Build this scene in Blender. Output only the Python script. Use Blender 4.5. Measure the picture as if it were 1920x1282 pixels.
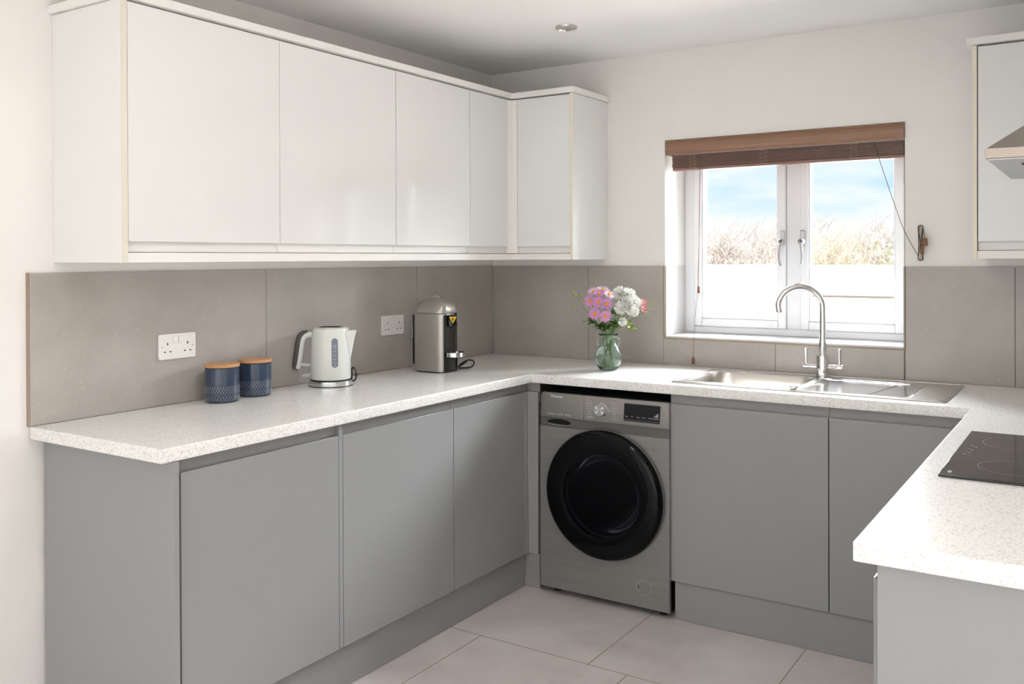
import bpy, math, random
from mathutils import Vector, Matrix, Euler
R = math.radians
random.seed(7)
S = bpy.context.scene
COL = S.collection
for o in list(bpy.data.objects): bpy.data.objects.remove(o)

# ---------------------------------------------------------------- camera
cam = bpy.data.cameras.new('camera'); cam_o = bpy.data.objects.new('camera', cam); COL.objects.link(cam_o)
cam.sensor_width = 36; cam.lens = 1716.9 / 1920 * 36
cam.shift_x = (960 - 954.2) / 1920; cam.shift_y = (492.5 - 641) / 1920
cam.clip_start = .05; cam.clip_end = 300
M4 = Matrix.Rotation(.5791, 4, 'Z') @ Matrix.Rotation(R(90) - .0055, 4, 'X') @ Matrix.Rotation(-.0038, 4, 'Z')
M4.translation = Vector((2.6539, -3.9056, 1.4017))
cam_o.matrix_world = M4
S.camera = cam_o
# ---------------------------------------------------------------- colour management
S.view_settings.view_transform = 'Standard'; S.view_settings.look = 'None'
S.view_settings.gamma = 1; S.view_settings.use_curve_mapping = False
S.view_settings.exposure = 0.13

def lin(c):
    return tuple(((x / 255) / 12.92 if x / 255 <= .04045 else ((x / 255 + .055) / 1.055) ** 2.4) for x in c)
# ---------------------------------------------------------------- sky
W = bpy.data.worlds.new('sky'); S.world = W; W.use_nodes = True
nt = W.node_tree; nt.nodes.clear()
out = nt.nodes.new('ShaderNodeOutputWorld'); bg = nt.nodes.new('ShaderNodeBackground')
tc = nt.nodes.new('ShaderNodeTexCoord'); sep = nt.nodes.new('ShaderNodeSeparateXYZ')
rmp = nt.nodes.new('ShaderNodeValToRGB'); cl = nt.nodes.new('ShaderNodeTexNoise'); mp = nt.nodes.new('ShaderNodeMapping')
cr2 = nt.nodes.new('ShaderNodeValToRGB'); mix = nt.nodes.new('ShaderNodeMix'); mix.data_type = 'RGBA'
st = nt.nodes.new('ShaderNodeMapRange')
L = nt.links.new
L(tc.outputs['Generated'], sep.inputs[0]); L(sep.outputs['Z'], rmp.inputs[0])
e = rmp.color_ramp.elements
e[0].position = 0; e[0].color = (.96, .96, .95, 1); e[1].position = 1; e[1].color = (.8, .88, 1, 1)
for pos, c in ((.030, (.98, .98, .98)), (.048, (.72, .87, .95)), (.068, (.56, .79, .92)), (.09, (.56, .81, .94)), (.125, (.68, .87, .96)), (.3, (.9, .95, 1))):
    k = e.new(pos); k.color = (*c, 1)
mp.inputs['Scale'].default_value = (6, 6, 22)
L(tc.outputs['Generated'], mp.inputs[0]); L(mp.outputs[0], cl.inputs['Vector'])
cl.inputs['Scale'].default_value = 1.3; cl.inputs['Detail'].default_value = 6
L(cl.outputs['Fac'], cr2.inputs[0])
cr2.color_ramp.elements[0].position = .45; cr2.color_ramp.elements[0].color = (0, 0, 0, 1)
cr2.color_ramp.elements[1].position = .75; cr2.color_ramp.elements[1].color = (1, 1, 1, 1)
L(cr2.outputs[0], mix.inputs['Factor']); L(rmp.outputs[0], mix.inputs['A']); mix.inputs['B'].default_value = (.95, .97, .98, 1)
st.inputs['From Min'].default_value = .16; st.inputs['From Max'].default_value = .5
st.inputs['To Min'].default_value = 1.0; st.inputs['To Max'].default_value = 6
L(sep.outputs['Z'], st.inputs['Value']); L(mix.outputs['Result'], bg.inputs['Color']); L(st.outputs[0], bg.inputs['Strength'])
L(bg.outputs[0], out.inputs[0])
# ---------------------------------------------------------------- daylight through the openings
def area(name, loc, rot, sx, sy, power, col):
    l = bpy.data.lights.new(name, 'AREA'); l.shape = 'RECTANGLE'; l.size = sx; l.size_y = sy; l.energy = power; l.color = col
    o = bpy.data.objects.new(name, l); COL.objects.link(o); o.location = loc; o.rotation_euler = rot; return o
sun = bpy.data.lights.new('sun', 'SUN'); sun.energy = 30; sun.angle = R(2); sun.color = (1, .985, .97)
sun_o = bpy.data.objects.new('sun', sun); COL.objects.link(sun_o)
sun_o.rotation_euler = Vector((-.74, -.05, -.67)).to_track_quat('-Z', 'Y').to_euler()
area('patio_daylight', (5.75, -4.6, 1.12), (R(90), 0, R(90)), 3.2, 2.1, 5, (.88, .94, 1))
area('rear_daylight', (2.2, -7.05, 1.15), (R(90), 0, 0), 3.4, 2.1, 24, (.90, .96, 1))
area('kitchen_window_daylight', (1.7, 1.9, 2.75), (R(-55), 0, 0), 3.4, 1.6, 1050, (.92, .965, 1))

for lx, ly, pw in ((1.6, -2.1, 4.8), (1.5, -2.8, 3)):  # unseen fill lamps without fittings, added to brighten worktops and floor
    dl = bpy.data.lights.new('ceiling_fill', 'AREA'); dl.shape = 'DISK'; dl.size = .3; dl.energy = pw; dl.color = (1, .985, .97)
    do = bpy.data.objects.new('ceiling_fill', dl); COL.objects.link(do); do.location = (lx, ly, 2.335)

# ================================================================ materials
MATS = {}
def mat(name, col, rough=.5, metal=0, spec=.5, coat=0, trans=0, ior=1.45, emit=None):
    m = bpy.data.materials.new(name); m.use_nodes = True
    b = m.node_tree.nodes['Principled BSDF']
    b.inputs['Base Color'].default_value = (*(lin(col) if max(col) > 1 else col), 1)
    b.inputs['Roughness'].default_value = rough; b.inputs['Metallic'].default_value = metal
    b.inputs['Specular IOR Level'].default_value = spec; b.inputs['Coat Weight'].default_value = coat
    b.inputs['Transmission Weight'].default_value = trans; b.inputs['IOR'].default_value = ior
    MATS[name] = m; return m
def nz(m, scale, c0, c1, p0=.3, p1=.7, detail=4, coord='Object', stretch=None, bump=0, rough=None):
    n = m.node_tree.nodes; l = m.node_tree.links; b = n['Principled BSDF']
    t = n.new('ShaderNodeTexCoord'); x = n.new('ShaderNodeTexNoise'); r = n.new('ShaderNodeValToRGB')
    x.inputs['Scale'].default_value = scale; x.inputs['Detail'].default_value = detail
    src = t.outputs[coord]
    if stretch:
        q = n.new('ShaderNodeMapping'); q.inputs['Scale'].default_value = stretch; l.new(src, q.inputs[0]); src = q.outputs[0]
    l.new(src, x.inputs['Vector']); l.new(x.outputs['Fac'], r.inputs[0])
    r.color_ramp.elements[0].position = p0; r.color_ramp.elements[0].color = (*lin(c0), 1)
    r.color_ramp.elements[1].position = p1; r.color_ramp.elements[1].color = (*lin(c1), 1)
    l.new(r.outputs[0], b.inputs['Base Color'])
    if bump:
        k = n.new('ShaderNodeBump'); k.inputs['Strength'].default_value = bump; k.inputs['Distance'].default_value = .002
        l.new(x.outputs['Fac'], k.inputs['Height']); l.new(k.outputs[0], b.inputs['Normal'])
    return r
plaster = mat('plaster', (238, 235, 230), .9, spec=.2)
nz(plaster, 3, (236, 233, 228), (240, 237, 232))
ceil_m = mat('ceiling_paint', (244, 242, 239), .92, spec=.2)
gloss_white = mat('white_gloss_board', (233, 233, 230), .075, spec=.5)
white_edge = mat('white_board', (240, 238, 233), .35)
cream_edge = mat('cream_edge_band', (238, 228, 208), .4)
grey_door = mat('grey_board', (149, 149, 149), .25, spec=.45)
grey_rail = mat('grey_rail', (148, 147, 145), .35)
plinth_m = mat('grey_plinth', (146, 144, 143), .4)
chip = mat('chipboard', (60, 42, 32), .8)
dark_void = mat('void_black', (12, 10, 10), .8)  # near-black paints in the darkness of the machine casing and drum holes
# worktop
wt = mat('speckled_laminate', (228, 226, 220), .24, spec=.5)
def speckle(m):
    n = m.node_tree.nodes; l = m.node_tree.links; b = n['Principled BSDF']
    t = n.new('ShaderNodeTexCoord')
    a = n.new('ShaderNodeTexVoronoi'); a.inputs['Scale'].default_value = 300
    a2 = n.new('ShaderNodeTexNoise'); a2.inputs['Scale'].default_value = 190; a2.inputs['Detail'].default_value = 3
    l.new(t.outputs['Object'], a.inputs['Vector']); l.new(t.outputs['Object'], a2.inputs['Vector'])
    s = n.new('ShaderNodeSeparateColor'); l.new(a.outputs['Color'], s.inputs[0])
    r = n.new('ShaderNodeValToRGB'); l.new(s.outputs[0], r.inputs[0]); r.color_ramp.interpolation = 'CONSTANT'
    e = r.color_ramp.elements
    e[0].position = 0; e[0].color = (*lin((214, 211, 204)), 1); e[1].position = .12; e[1].color = (*lin((238, 237, 233)), 1)
    k = e.new(.6); k.color = (*lin((242, 241, 237)), 1); k = e.new(.93); k.color = (*lin((226, 223, 217)), 1)
    r2 = n.new('ShaderNodeValToRGB'); l.new(a2.outputs['Fac'], r2.inputs[0])
    r2.color_ramp.elements[0].position = .34; r2.color_ramp.elements[0].color = (.91, .905, .89, 1)
    r2.color_ramp.elements[1].position = .5; r2.color_ramp.elements[1].color = (1, 1, 1, 1)
    mx = n.new('ShaderNodeMix'); mx.data_type = 'RGBA'; mx.blend_type = 'MULTIPLY'; mx.inputs['Factor'].default_value = 1
    l.new(r.outputs[0], mx.inputs['A']); l.new(r2.outputs[0], mx.inputs['B']); l.new(mx.outputs['Result'], b.inputs['Base Color'])
speckle(wt)
def stone(name, c0, c1, c2, rough):
    m = mat(name, c1, rough, spec=.5); n = m.node_tree.nodes; l = m.node_tree.links; b = n['Principled BSDF']
    t = n.new('ShaderNodeTexCoord')
    a = n.new('ShaderNodeTexNoise'); a.inputs['Scale'].default_value = 2.6; a.inputs['Detail'].default_value = 8; a.inputs['Roughness'].default_value = .62
    c = n.new('ShaderNodeTexNoise'); c.inputs['Scale'].default_value = 90; c.inputs['Detail'].default_value = 4
    l.new(t.outputs['Object'], a.inputs['Vector']); l.new(t.outputs['Object'], c.inputs['Vector'])
    r = n.new('ShaderNodeValToRGB'); l.new(a.outputs['Fac'], r.inputs[0])
    e = r.color_ramp.elements; e[0].position = .3; e[0].color = (*lin(c0), 1); e[1].position = .72; e[1].color = (*lin(c2), 1)
    k = e.new(.5); k.color = (*lin(c1), 1)
    r2 = n.new('ShaderNodeValToRGB'); l.new(c.outputs['Fac'], r2.inputs[0])
    r2.color_ramp.elements[0].position = .62; r2.color_ramp.elements[0].color = (0, 0, 0, 1)
    r2.color_ramp.elements[1].position = .8; r2.color_ramp.elements[1].color = (.5, .5, .5, 1)
    mx = n.new('ShaderNodeMix'); mx.data_type = 'RGBA'; l.new(r2.outputs[0], mx.inputs['Factor'])
    l.new(r.outputs[0], mx.inputs['A']); mx.inputs['B'].default_value = (*lin((215, 208, 198)), 1)
    l.new(mx.outputs['Result'], b.inputs['Base Color'])
    return m, mx
tile_m, _ = stone('stone_wall_tile', (168, 160, 152), (177, 170, 163), (186, 180, 173), .28)
trim_m = mat('tile_edge', (160, 142, 124), .6)
grout_m = mat('grout', (132, 122, 112), .8)
reveal_tile = mat('lit_reveal_tile', (205, 203, 200), .5)  # wall tile in a paler colour, with the window light painted in
# floor tile: staggered 600 mm grid with grout
floor_m, fmx = stone('stone_floor_tile', (192, 184, 182), (207, 199, 196), (222, 215, 212), .36)
def floor_grout():
    n = floor_m.node_tree.nodes; l = floor_m.node_tree.links; b = n['Principled BSDF']
    t = n.new('ShaderNodeTexCoord'); mp = n.new('ShaderNodeMapping'); br = n.new('ShaderNodeTexBrick')
    mp.inputs['Location'].default_value = (-.11 + 6, .525 + 6, 0) ; l.new(t.outputs['Object'], mp.inputs[0]); l.new(mp.outputs[0], br.inputs['Vector'])
    br.inputs['Scale'].default_value = 1; br.inputs['Brick Width'].default_value = .597; br.inputs['Row Height'].default_value = .6
    br.inputs['Mortar Size'].default_value = .0022; br.inputs['Mortar Smooth'].default_value = 0
    br.offset = .25; br.offset_frequency = 2; br.squash = 1
    mx = n.new('ShaderNodeMix'); mx.data_type = 'RGBA'; l.new(br.outputs['Fac'], mx.inputs['Factor'])
    l.new(fmx.outputs['Result'], mx.inputs['A']); mx.inputs['B'].default_value = (*lin((150, 138, 120)), 1)
    l.new(mx.outputs['Result'], b.inputs['Base Color'])
    return mp
FMP = floor_grout()
upvc = mat('white_plastic_frame', (238, 238, 240), .25)
gasket = mat('grey_gasket', (70, 72, 76), .6)
socket_w = mat('socket_white', (238, 234, 230), .3)
black = mat('black_plastic', (16, 16, 18), .35)
blackm = mat('black_gloss', (8, 8, 10), .08, spec=.6)
hole = mat('socket_slot', (25, 20, 20), .8)
chrome = mat('chrome', (225, 225, 225), .06, 1)
steel = mat('brushed_steel', (205, 202, 196), .22, 1)
steel_b = mat('satin_steel_bowl', (208, 204, 198), .3, 1)
alu = mat('satin_handle_metal', (190, 190, 190), .3, 1)
blind_v = mat('wood_valance', (138, 104, 84), .25)
nz(blind_v, 6, (138, 104, 84), (158, 122, 100), coord='Object', stretch=(1, 40, 60))
blind_s = mat('wood_slat', (104, 78, 68), .45)
nz(blind_s, 6, (110, 84, 76), (136, 106, 96), stretch=(1, 40, 60))
rail_bl = mat('wood_bottom_rail', (140, 108, 98), .4)
cord_m = mat('brown_cord', (130, 100, 78), .7)
cord_d = mat('dark_cord', (70, 52, 44), .7)
tassel_m = mat('wood_tassel', (134, 88, 58), .5)
wm_m = mat('graphite_metal', (122, 119, 115), .34, .35)
nz(wm_m, 30, (134, 132, 129), (141, 139, 136), stretch=(.1, 1, 3))
wm_f = mat('graphite_fascia', (146, 143, 139), .3, .5)
wm_d = mat('dark_graphite', (104, 101, 98), .4, .3)
wm_glass = mat('black_door_glass', (3, 3, 5), .05, spec=.25)
wm_lens = mat('smoked_lens', (46, 46, 58), .02, trans=.95, ior=1.2)
drum_m = mat('drum_steel', (120, 118, 122), .25, 1)
text_w = mat('pale_print', (215, 212, 208), .5)
display_m = mat('display_black', (22, 22, 26), .1)
canister_m = mat('blue_glazed_ceramic', (52, 66, 88), .1, spec=.7)
can_print = mat('pale_glaze_pattern', (190, 190, 190), .3)
bamboo = mat('bamboo_lid', (200, 150, 104), .45)
nz(bamboo, 5, (188, 138, 92), (210, 160, 114), stretch=(1, 22, 22))
kettle_w = mat('kettle_white', (226, 228, 222), .16)
kettle_g = mat('soft_grip', (84, 80, 76), .5)
gauge_m = mat('gauge_grey', (128, 134, 146), .2)
coffee_s = mat('coffee_silver', (176, 172, 164), .3, .6)
yellow_m = mat('warning_yellow', (225, 190, 20), .5)
glass_v = mat('green_glass', (.86, .97, .93), .02, trans=1, ior=1.45)
water_m = mat('water', (.93, .98, .95), .0, trans=1, ior=1.33)
stem_m = mat('stem_green', (98, 132, 62), .5)
leaf_m = mat('leaf_green', (74, 106, 48), .5)
leaf_y = mat('leaf_lime', (150, 176, 62), .5)
bud_m = mat('bud_green', (148, 152, 78), .5)
pet_pink = mat('petal_pink', (214, 150, 204), .6)
pet_pale = mat('petal_pale_pink', (228, 200, 222), .6)
pet_white = mat('petal_white', (246, 246, 240), .6)
pet_coral = mat('petal_coral', (214, 146, 148), .6)
yolk = mat('flower_centre', (214, 152, 30), .7)
hob_m = mat('ceramic_glass', (30, 27, 26), .07, spec=.8)
hob_print = mat('hob_print', (120, 116, 112), .4)
hood_edge = mat('hood_edge_steel', (176, 164, 152), .35, .6)
hood_under = mat('hood_filter', (205, 208, 208), .5, .2)
render_w = mat('white_render', (228, 226, 222), .9)
paving = mat('pale_paving', (214, 210, 202), .9)
coping = mat('coping_stone', (74, 66, 60), .9)
twig = mat('bare_twig', (122, 113, 106), .9)
twig2 = mat('dry_grass', (132, 122, 104), .9)
shrubg = mat('pale_shrub_leaf', (128, 130, 108), .9)
# pane: mostly clear, with the reflection glass has
pane_m = bpy.data.materials.new('window_glass'); pane_m.use_nodes = True
n = pane_m.node_tree.nodes; n.clear(); o_ = n.new('ShaderNodeOutputMaterial'); t_ = n.new('ShaderNodeBsdfTransparent'); g_ = n.new('ShaderNodeBsdfGlossy')
g_.inputs['Roughness'].default_value = .0; f_ = n.new('ShaderNodeFresnel'); f_.inputs['IOR'].default_value = 1.3; m_ = n.new('ShaderNodeMixShader')
pane_m.node_tree.links.new(f_.outputs[0], m_.inputs[0]); pane_m.node_tree.links.new(t_.outputs[0], m_.inputs[1]); pane_m.node_tree.links.new(g_.outputs[0], m_.inputs[2]); pane_m.node_tree.links.new(m_.outputs[0], o_.inputs[0])

# ================================================================ mesh helpers
class G:
    def __init__(s): s.v = []; s.f = []
    def add(s, vs, fs):
        k = len(s.v); s.v += [tuple(v) for v in vs]; s.f += [tuple(i + k for i in f) for f in fs]; return s
    def box(s, x0, x1, y0, y1, z0, z1):
        return s.add([(x0, y0, z0), (x1, y0, z0), (x1, y1, z0), (x0, y1, z0), (x0, y0, z1), (x1, y0, z1), (x1, y1, z1), (x0, y1, z1)],
                     [(0, 3, 2, 1), (4, 5, 6, 7), (0, 1, 5, 4), (1, 2, 6, 5), (2, 3, 7, 6), (3, 0, 4, 7)])
    def prism(s, poly, a, b, axis='Z'):
        # poly in the two other axes (cyclic order), extruded a..b
        def P(u, v, w): return {'Z': (u, v, w), 'X': (w, u, v), 'Y': (u, w, v)}[axis]
        n = len(poly); vs = [P(u, v, a) for u, v in poly] + [P(u, v, b) for u, v in poly]
        fs = [tuple(range(n))[::-1], tuple(range(n, 2 * n))] + [(i, (i + 1) % n, n + (i + 1) % n, n + i) for i in range(n)]
        return s.add(vs, fs)
    def loft(s, rings, cap0=True, cap1=True, closed=True):
        n = len(rings[0]); vs = [p for r in rings for p in r]; fs = []
        for k in range(len(rings) - 1):
            for i in range(n if closed else n - 1):
                j = (i + 1) % n; fs.append((k * n + i, k * n + j, (k + 1) * n + j, (k + 1) * n + i))
        if cap0: fs.append(tuple(range(n))[::-1])
        if cap1: fs.append(tuple(range((len(rings) - 1) * n, len(rings) * n)))
        return s.add(vs, fs)
    def lathe(s, prof, c=(0, 0, 0), axis='Z', seg=40, cap0=True, cap1=True):
        rings = []
        for r, h in prof:
            r = max(r, 1e-5); ring = []
            for i in range(seg):
                a = 2 * math.pi * i / seg; u, v = r * math.cos(a), r * math.sin(a)
                ring.append({'Z': (c[0] + u, c[1] + v, c[2] + h), 'Y': (c[0] + u, c[1] + h, c[2] + v), 'X': (c[0] + h, c[1] + u, c[2] + v)}[axis])
            rings.append(ring)
        return s.loft(rings, cap0, cap1)
    def tube(s, pts, r, seg=10, flat=1.0):
        pts = [Vector(p) for p in pts]; n = len(pts); rs = r if isinstance(r, (list, tuple)) else [r] * n
        rings = []; up = Vector((0, 0, 1)); prev = None
        for i, p in enumerate(pts):
            t = (pts[min(i + 1, n - 1)] - pts[max(i - 1, 0)]).normalized()
            if prev is None:
                a = t.cross(up if abs(t.z) < .9 else Vector((1, 0, 0))).normalized()
            else:
                a = (prev - t * prev.dot(t)).normalized()
            prev = a; b = t.cross(a)
            rings.append([p + a * rs[i] * math.cos(q) + b * rs[i] * flat * math.sin(q) for q in [2 * math.pi * k / seg for k in range(seg)]])
        return s.loft(rings)
    def cord(s, pts, r, seg=10, flat=1.0, sub=5):
        P = [Vector(p) for p in pts]; P = [P[0] * 2 - P[1]] + P + [P[-1] * 2 - P[-2]]; Q = []
        multi = isinstance(r, (list, tuple)); RR = []
        for i in range(1, len(P) - 2):
            for k in range(sub):
                u = k / sub; a, b, c, d = P[i - 1:i + 3]
                Q.append(.5 * ((2 * b) + (c - a) * u + (2 * a - 5 * b + 4 * c - d) * u * u + (3 * b - a - 3 * c + d) * u ** 3))
                if multi: RR.append(r[i - 1] * (1 - u) + r[i] * u)
        Q.append(P[-2])
        if multi: RR.append(r[-1])
        return s.tube(Q, RR if multi else r, seg, flat)
    def xf(s, M):
        s.v = [tuple(M @ Vector(v)) for v in s.v]; return s
def rootof(o):
    while o.parent: o = o.parent
    return o
def link(name, g, m, parent=None, bevel=0, world=True, seg=2, smooth=35, flip=True):
    me = bpy.data.meshes.new(name); me.from_pydata(g.v, [], g.f); me.update()
    import bmesh
    bm = bmesh.new(); bm.from_mesh(me); bmesh.ops.recalc_face_normals(bm, faces=bm.faces); bm.to_mesh(me); bm.free()
    me.shade_smooth()
    try: me.set_sharp_from_angle(angle=R(smooth))
    except Exception: pass
    me.materials.append(m)
    o = bpy.data.objects.new(name, me); COL.objects.link(o)
    if parent is not None:
        o.parent = parent
        if world:
            c = rootof(parent).location; me.transform(Matrix.Translation(-Vector(c)))
    elif world:
        xs = [v[0] for v in g.v]; ys = [v[1] for v in g.v]; zs = [v[2] for v in g.v]
        c = Vector(((min(xs) + max(xs)) / 2, (min(ys) + max(ys)) / 2, min(zs)))
        me.transform(Matrix.Translation(-c)); o.location = c
    if bevel:
        b = o.modifiers.new('bevel', 'BEVEL'); b.width = bevel; b.segments = seg; b.limit_method = 'ANGLE'; b.angle_limit = R(40)
    return o
def tag(o, label, cat, group=None):
    o['label'] = label; o['category'] = cat
    if group: o['group'] = group
    return o
def thing(name, loc, label, cat, group=None, rz=0):
    o = bpy.data.objects.new(name, None); COL.objects.link(o); o.empty_display_size = .05
    o.location = loc; o.rotation_euler = (0, 0, rz); return tag(o, label, cat, group)
def struct(name, g, m, parent=None, bevel=0, kind=True):
    o = link(name, g, m, parent, bevel)
    if parent is None: o['kind'] = 'structure'
    return o
def B(*a): return G().box(*a)
def text(name, s, size, m, parent, M, extrude=.0002, world=True, bold=0):
    cu = bpy.data.curves.new(name, 'FONT'); cu.body = s; cu.size = size; cu.extrude = extrude; cu.offset = bold; cu.align_x = 'CENTER'; cu.align_y = 'CENTER'
    t = bpy.data.objects.new(name, cu); COL.objects.link(t)
    bpy.context.view_layer.update()
    me = bpy.data.meshes.new_from_object(t.evaluated_get(bpy.context.evaluated_depsgraph_get()))
    bpy.data.objects.remove(t); me.name = name
    me.transform(M)
    if world: me.transform(Matrix.Translation(-Vector(rootof(parent).location)))
    me.materials.clear(); me.materials.append(m)
    o = bpy.data.objects.new(name, me); COL.objects.link(o); o.parent = parent; return o
def rrect(x0, x1, y0, y1, r, n=6):
    P = []
    for cx, cy, a0 in ((x1 - r, y1 - r, 0), (x0 + r, y1 - r, 90), (x0 + r, y0 + r, 180), (x1 - r, y0 + r, 270)):
        for i in range(n + 1):
            a = R(a0 + 90 * i / n); P.append((cx + r * math.cos(a), cy + r * math.sin(a)))
    return P
def slab(name, loops, z0, z1, m, parent=None, bev=0, world=True):
    # outline with holes -> solid slab with rounded arrises
    cu = bpy.data.curves.new(name, 'CURVE'); cu.dimensions = '2D'; cu.fill_mode = 'BOTH'
    for lp in loops:
        sp = cu.splines.new('POLY'); sp.points.add(len(lp) - 1)
        for p, (x, y) in zip(sp.points, lp): p.co = (x, y, 0, 1)
        sp.use_cyclic_u = True
    cu.extrude = (z1 - z0) / 2 - bev; cu.bevel_depth = bev; cu.bevel_resolution = 3; cu.offset = -bev
    t = bpy.data.objects.new(name, cu); COL.objects.link(t); bpy.context.view_layer.update()
    me = bpy.data.meshes.new_from_object(t.evaluated_get(bpy.context.evaluated_depsgraph_get()))
    bpy.data.objects.remove(t); me.name = name
    me.transform(Matrix.Translation((0, 0, (z0 + z1) / 2)))
    me.materials.clear(); me.materials.append(m); me.shade_smooth(); me.set_sharp_from_angle(angle=R(30))
    o = bpy.data.objects.new(name, me); COL.objects.link(o)
    if parent:
        o.parent = parent
        if world: me.transform(Matrix.Translation(-Vector(rootof(parent).location)))
    return o

H = 2.343; WT = .91; WB = .872; TT = 1.361
# ================================================================ room shell
fl = struct('floor', B(-.2, 5.8, -7.2, .008, -.1, 0), floor_m)
# object coords of the floor start at its own origin
FO = fl.location
FMP.inputs['Location'].default_value = (FO.x - .11 + 5.97, FO.y - .075 + 6.0, 0)
struct('ceiling', B(-.2, 5.8, -7.2, .35, H, H + .1), ceil_m)
struct('wall_left', B(-.2, -.008, -7.2, .35, 0, H), plaster)
wb = G().box(-.008, .953, .008, .35, 0, H).box(1.979, 3.1, .008, .35, 0, H).box(.953, 1.979, .008, .35, 0, 1.035).box(.953, 1.979, .008, .35, 1.937, H)
struct('wall_back', wb, plaster)
struct('wall_right', G().box(2.905, 3.05, -2.33, .008, 0, H).box(3.05, 5.8, -2.33, -2.2, 0, H), plaster)
struct('wall_far_right', G().box(5.6, 5.8, -3.0, -2.33, 0, H).box(5.6, 5.8, -7.2, -6.2, 0, H).box(5.6, 5.8, -6.2, -3.0, 2.17, H), plaster)
struct('wall_rear', G().box(-.008, .5, -7.2, -7.0, 0, H).box(3.9, 5.6, -7.2, -7.0, 0, H).box(.5, 3.9, -7.2, -7.0, 2.2, H), plaster)
# splashback tiles: 900 mm wide, thin grout joints
g = G(); j = .0013
for y0, y1 in ((-2.4254, -1.519), (-1.519, -.6195), (-.6195, 0)):
    g.box(-.0078, 0, y0 + j, y1 - j, WT, TT)
sp = struct('trim_1', g, tile_m, bevel=.0006)
struct('trim_2', B(-.0079, -.0015, -2.42, 0, WT, TT - .002), grout_m)
g = G(); w0, w1, wz = .953, 1.979, 1.033
for a, b, z0, z1 in ((0.0005, .557, WT, TT), (.557, w0 - .006, WT, TT), (w0 - .006, 1.4625, WT, wz - .006), (1.4625, w1 - .006 + .004, WT, wz - .006), (w1 + .002, 2.364, WT, TT), (2.364, 2.903, WT, TT)):
    g.box(a + (j if a > .01 and a != w0 - .006 else 0), b - j, 0, .0078, z0, z1)
struct('trim_3', g, tile_m, bevel=.0006)
struct('trim_4', G().box(.0005, w0 - .007, .0015, .0079, WT, TT - .002).box(w0 - .007, w1, .0015, .0079, WT, wz - .007).box(w1 + .003, 2.9, .0015, .0079, WT, TT - .002), grout_m)
# tile edging around the window and the free left end
g = G().box(w0 - .006, w0, -.001, .0078, wz - .006, TT).box(w1 - .006 + .002, w1 + .002, -.001, .0078, wz - .006, TT).box(w0, w1 - .004, -.001, .0078, wz - .006, wz)
g.box(-.0078, .001, -2.431, -2.4255, WT, TT + .001)
struct('trim_5', g, trim_m)
# tiled reveal + sill
struct('trim_6', G().box(.9535, .9575, .008, .236, 1.042, TT), reveal_tile)
struct('trim_7', G().box(.9535, 1.9785, .008, .30, 1.0352, 1.0415), upvc, bevel=.001)

# ================================================================ window
wf = G()
fy0, fy1 = .24, .31; sy0 = .225
zb, zt = 1.042, 1.936; x0, x1 = .9535, 1.9785; FW = .052
def ring(g, a, b, c, d, w, y0, y1):
    return g.box(a, a + w, y0, y1, c, d).box(b - w, b, y0, y1, c, d).box(a + w, b - w, y0, y1, c, c + w).box(a + w, b - w, y0, y1, d - w, d)
g = G().box(x0, x0 + FW, fy0, fy1, zb, zt).box(x1 - .040, x1, fy0, fy1, zb, zt).box(x0 + FW, x1 - .040, fy0, fy1, zb, zb + .032).box(x0 + FW, x1 - .040, fy0, fy1, zt - .05, zt)
g.box(1.441, 1.505, fy0, fy1, zb + .032, zt - .05)
win = struct('window_1', g, upvc, bevel=.003)
def sash(a, b, hx, side):
    c, d = zb + .032, zt - .05
    s = ring(G(), a + .001, b - .001, c + .001, d - .001, .036, sy0, fy1 - .01)
    so = link('sash', s, upvc, win, bevel=.004)
    ga = ring(G(), a + .037, b - .037, c + .037, d - .037, .003, .262, .285); link('gasket', ga, gasket, so)
    be = ring(G(), a + .037, b - .037, c + .037, d - .037, .006, .232, .262); link('glazing_bead', be, upvc, so, bevel=.003)
    link('pane', B(a + .0401, b - .0401, .27, .274, c + .0401, d - .0401), pane_m, so)
    # handle: back plate, spindle, lever hanging down
    hz = 1.485
    h = G().box(hx - .011, hx + .011, sy0 - .010, sy0 - .0005, hz - .034, hz + .034)
    ho = link('handle', h, alu, win, bevel=.004, seg=3)
    h = G().lathe([(.0135, 0), (.0135, -.03), (.011, -.034)], (hx, sy0 - .010, hz - .018), 'Y', 24)
    pts = [(hx, sy0 - .036, hz - .018), (hx - .004 * side, sy0 - .042, hz - .045), (hx - .008 * side, sy0 - .044, hz - .075), (hx - .006 * side, sy0 - .043, hz - .105), (hx, sy0 - .040, hz - .125)]
    h.cord(pts, [.011, .009, .0085, .0085, .006], 12, .6)
    link('lever', h, alu, ho)
    link('lock_button', G().lathe([(.007, 0), (.007, -.004)], (hx, sy0 - .044, hz - .014), 'Y', 20), black, ho)
    link('lock_slot', G().box(hx - .001, hx + .001, sy0 - .0495, sy0 - .0482, hz - .018, hz - .010), socket_w, ho)
sash(x0 + FW, 1.441, 1.430, 1); sash(1.505, x1 - .040, 1.518, -1)

# ================================================================ worktop
SB = (1.243, 1.683, -.505, -.135)      # bowl opening
SX0, SX1, SY0, SY1 = 1.215, 2.203, -.553, -.068
X2 = 2.284; F = .6135
outer = [(.0012, -2.4254), (F, -2.4254), (F, -F - .012), (F + .002, -F - .004), (F + .006, -F), (X2, -F), (X2, -2.2516), (2.903, -2.2516), (2.903, -.0012), (.0012, -.0012)]
wk = slab('worktop', [outer, rrect(SX0 + .012, SX1 - .012, SY0 + .012, SY1 - .012, .02)], WB, WT, wt, bev=.0045)
tag(wk, 'pale grey speckled worktop running in a U around the kitchen walls', 'worktop')

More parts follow.
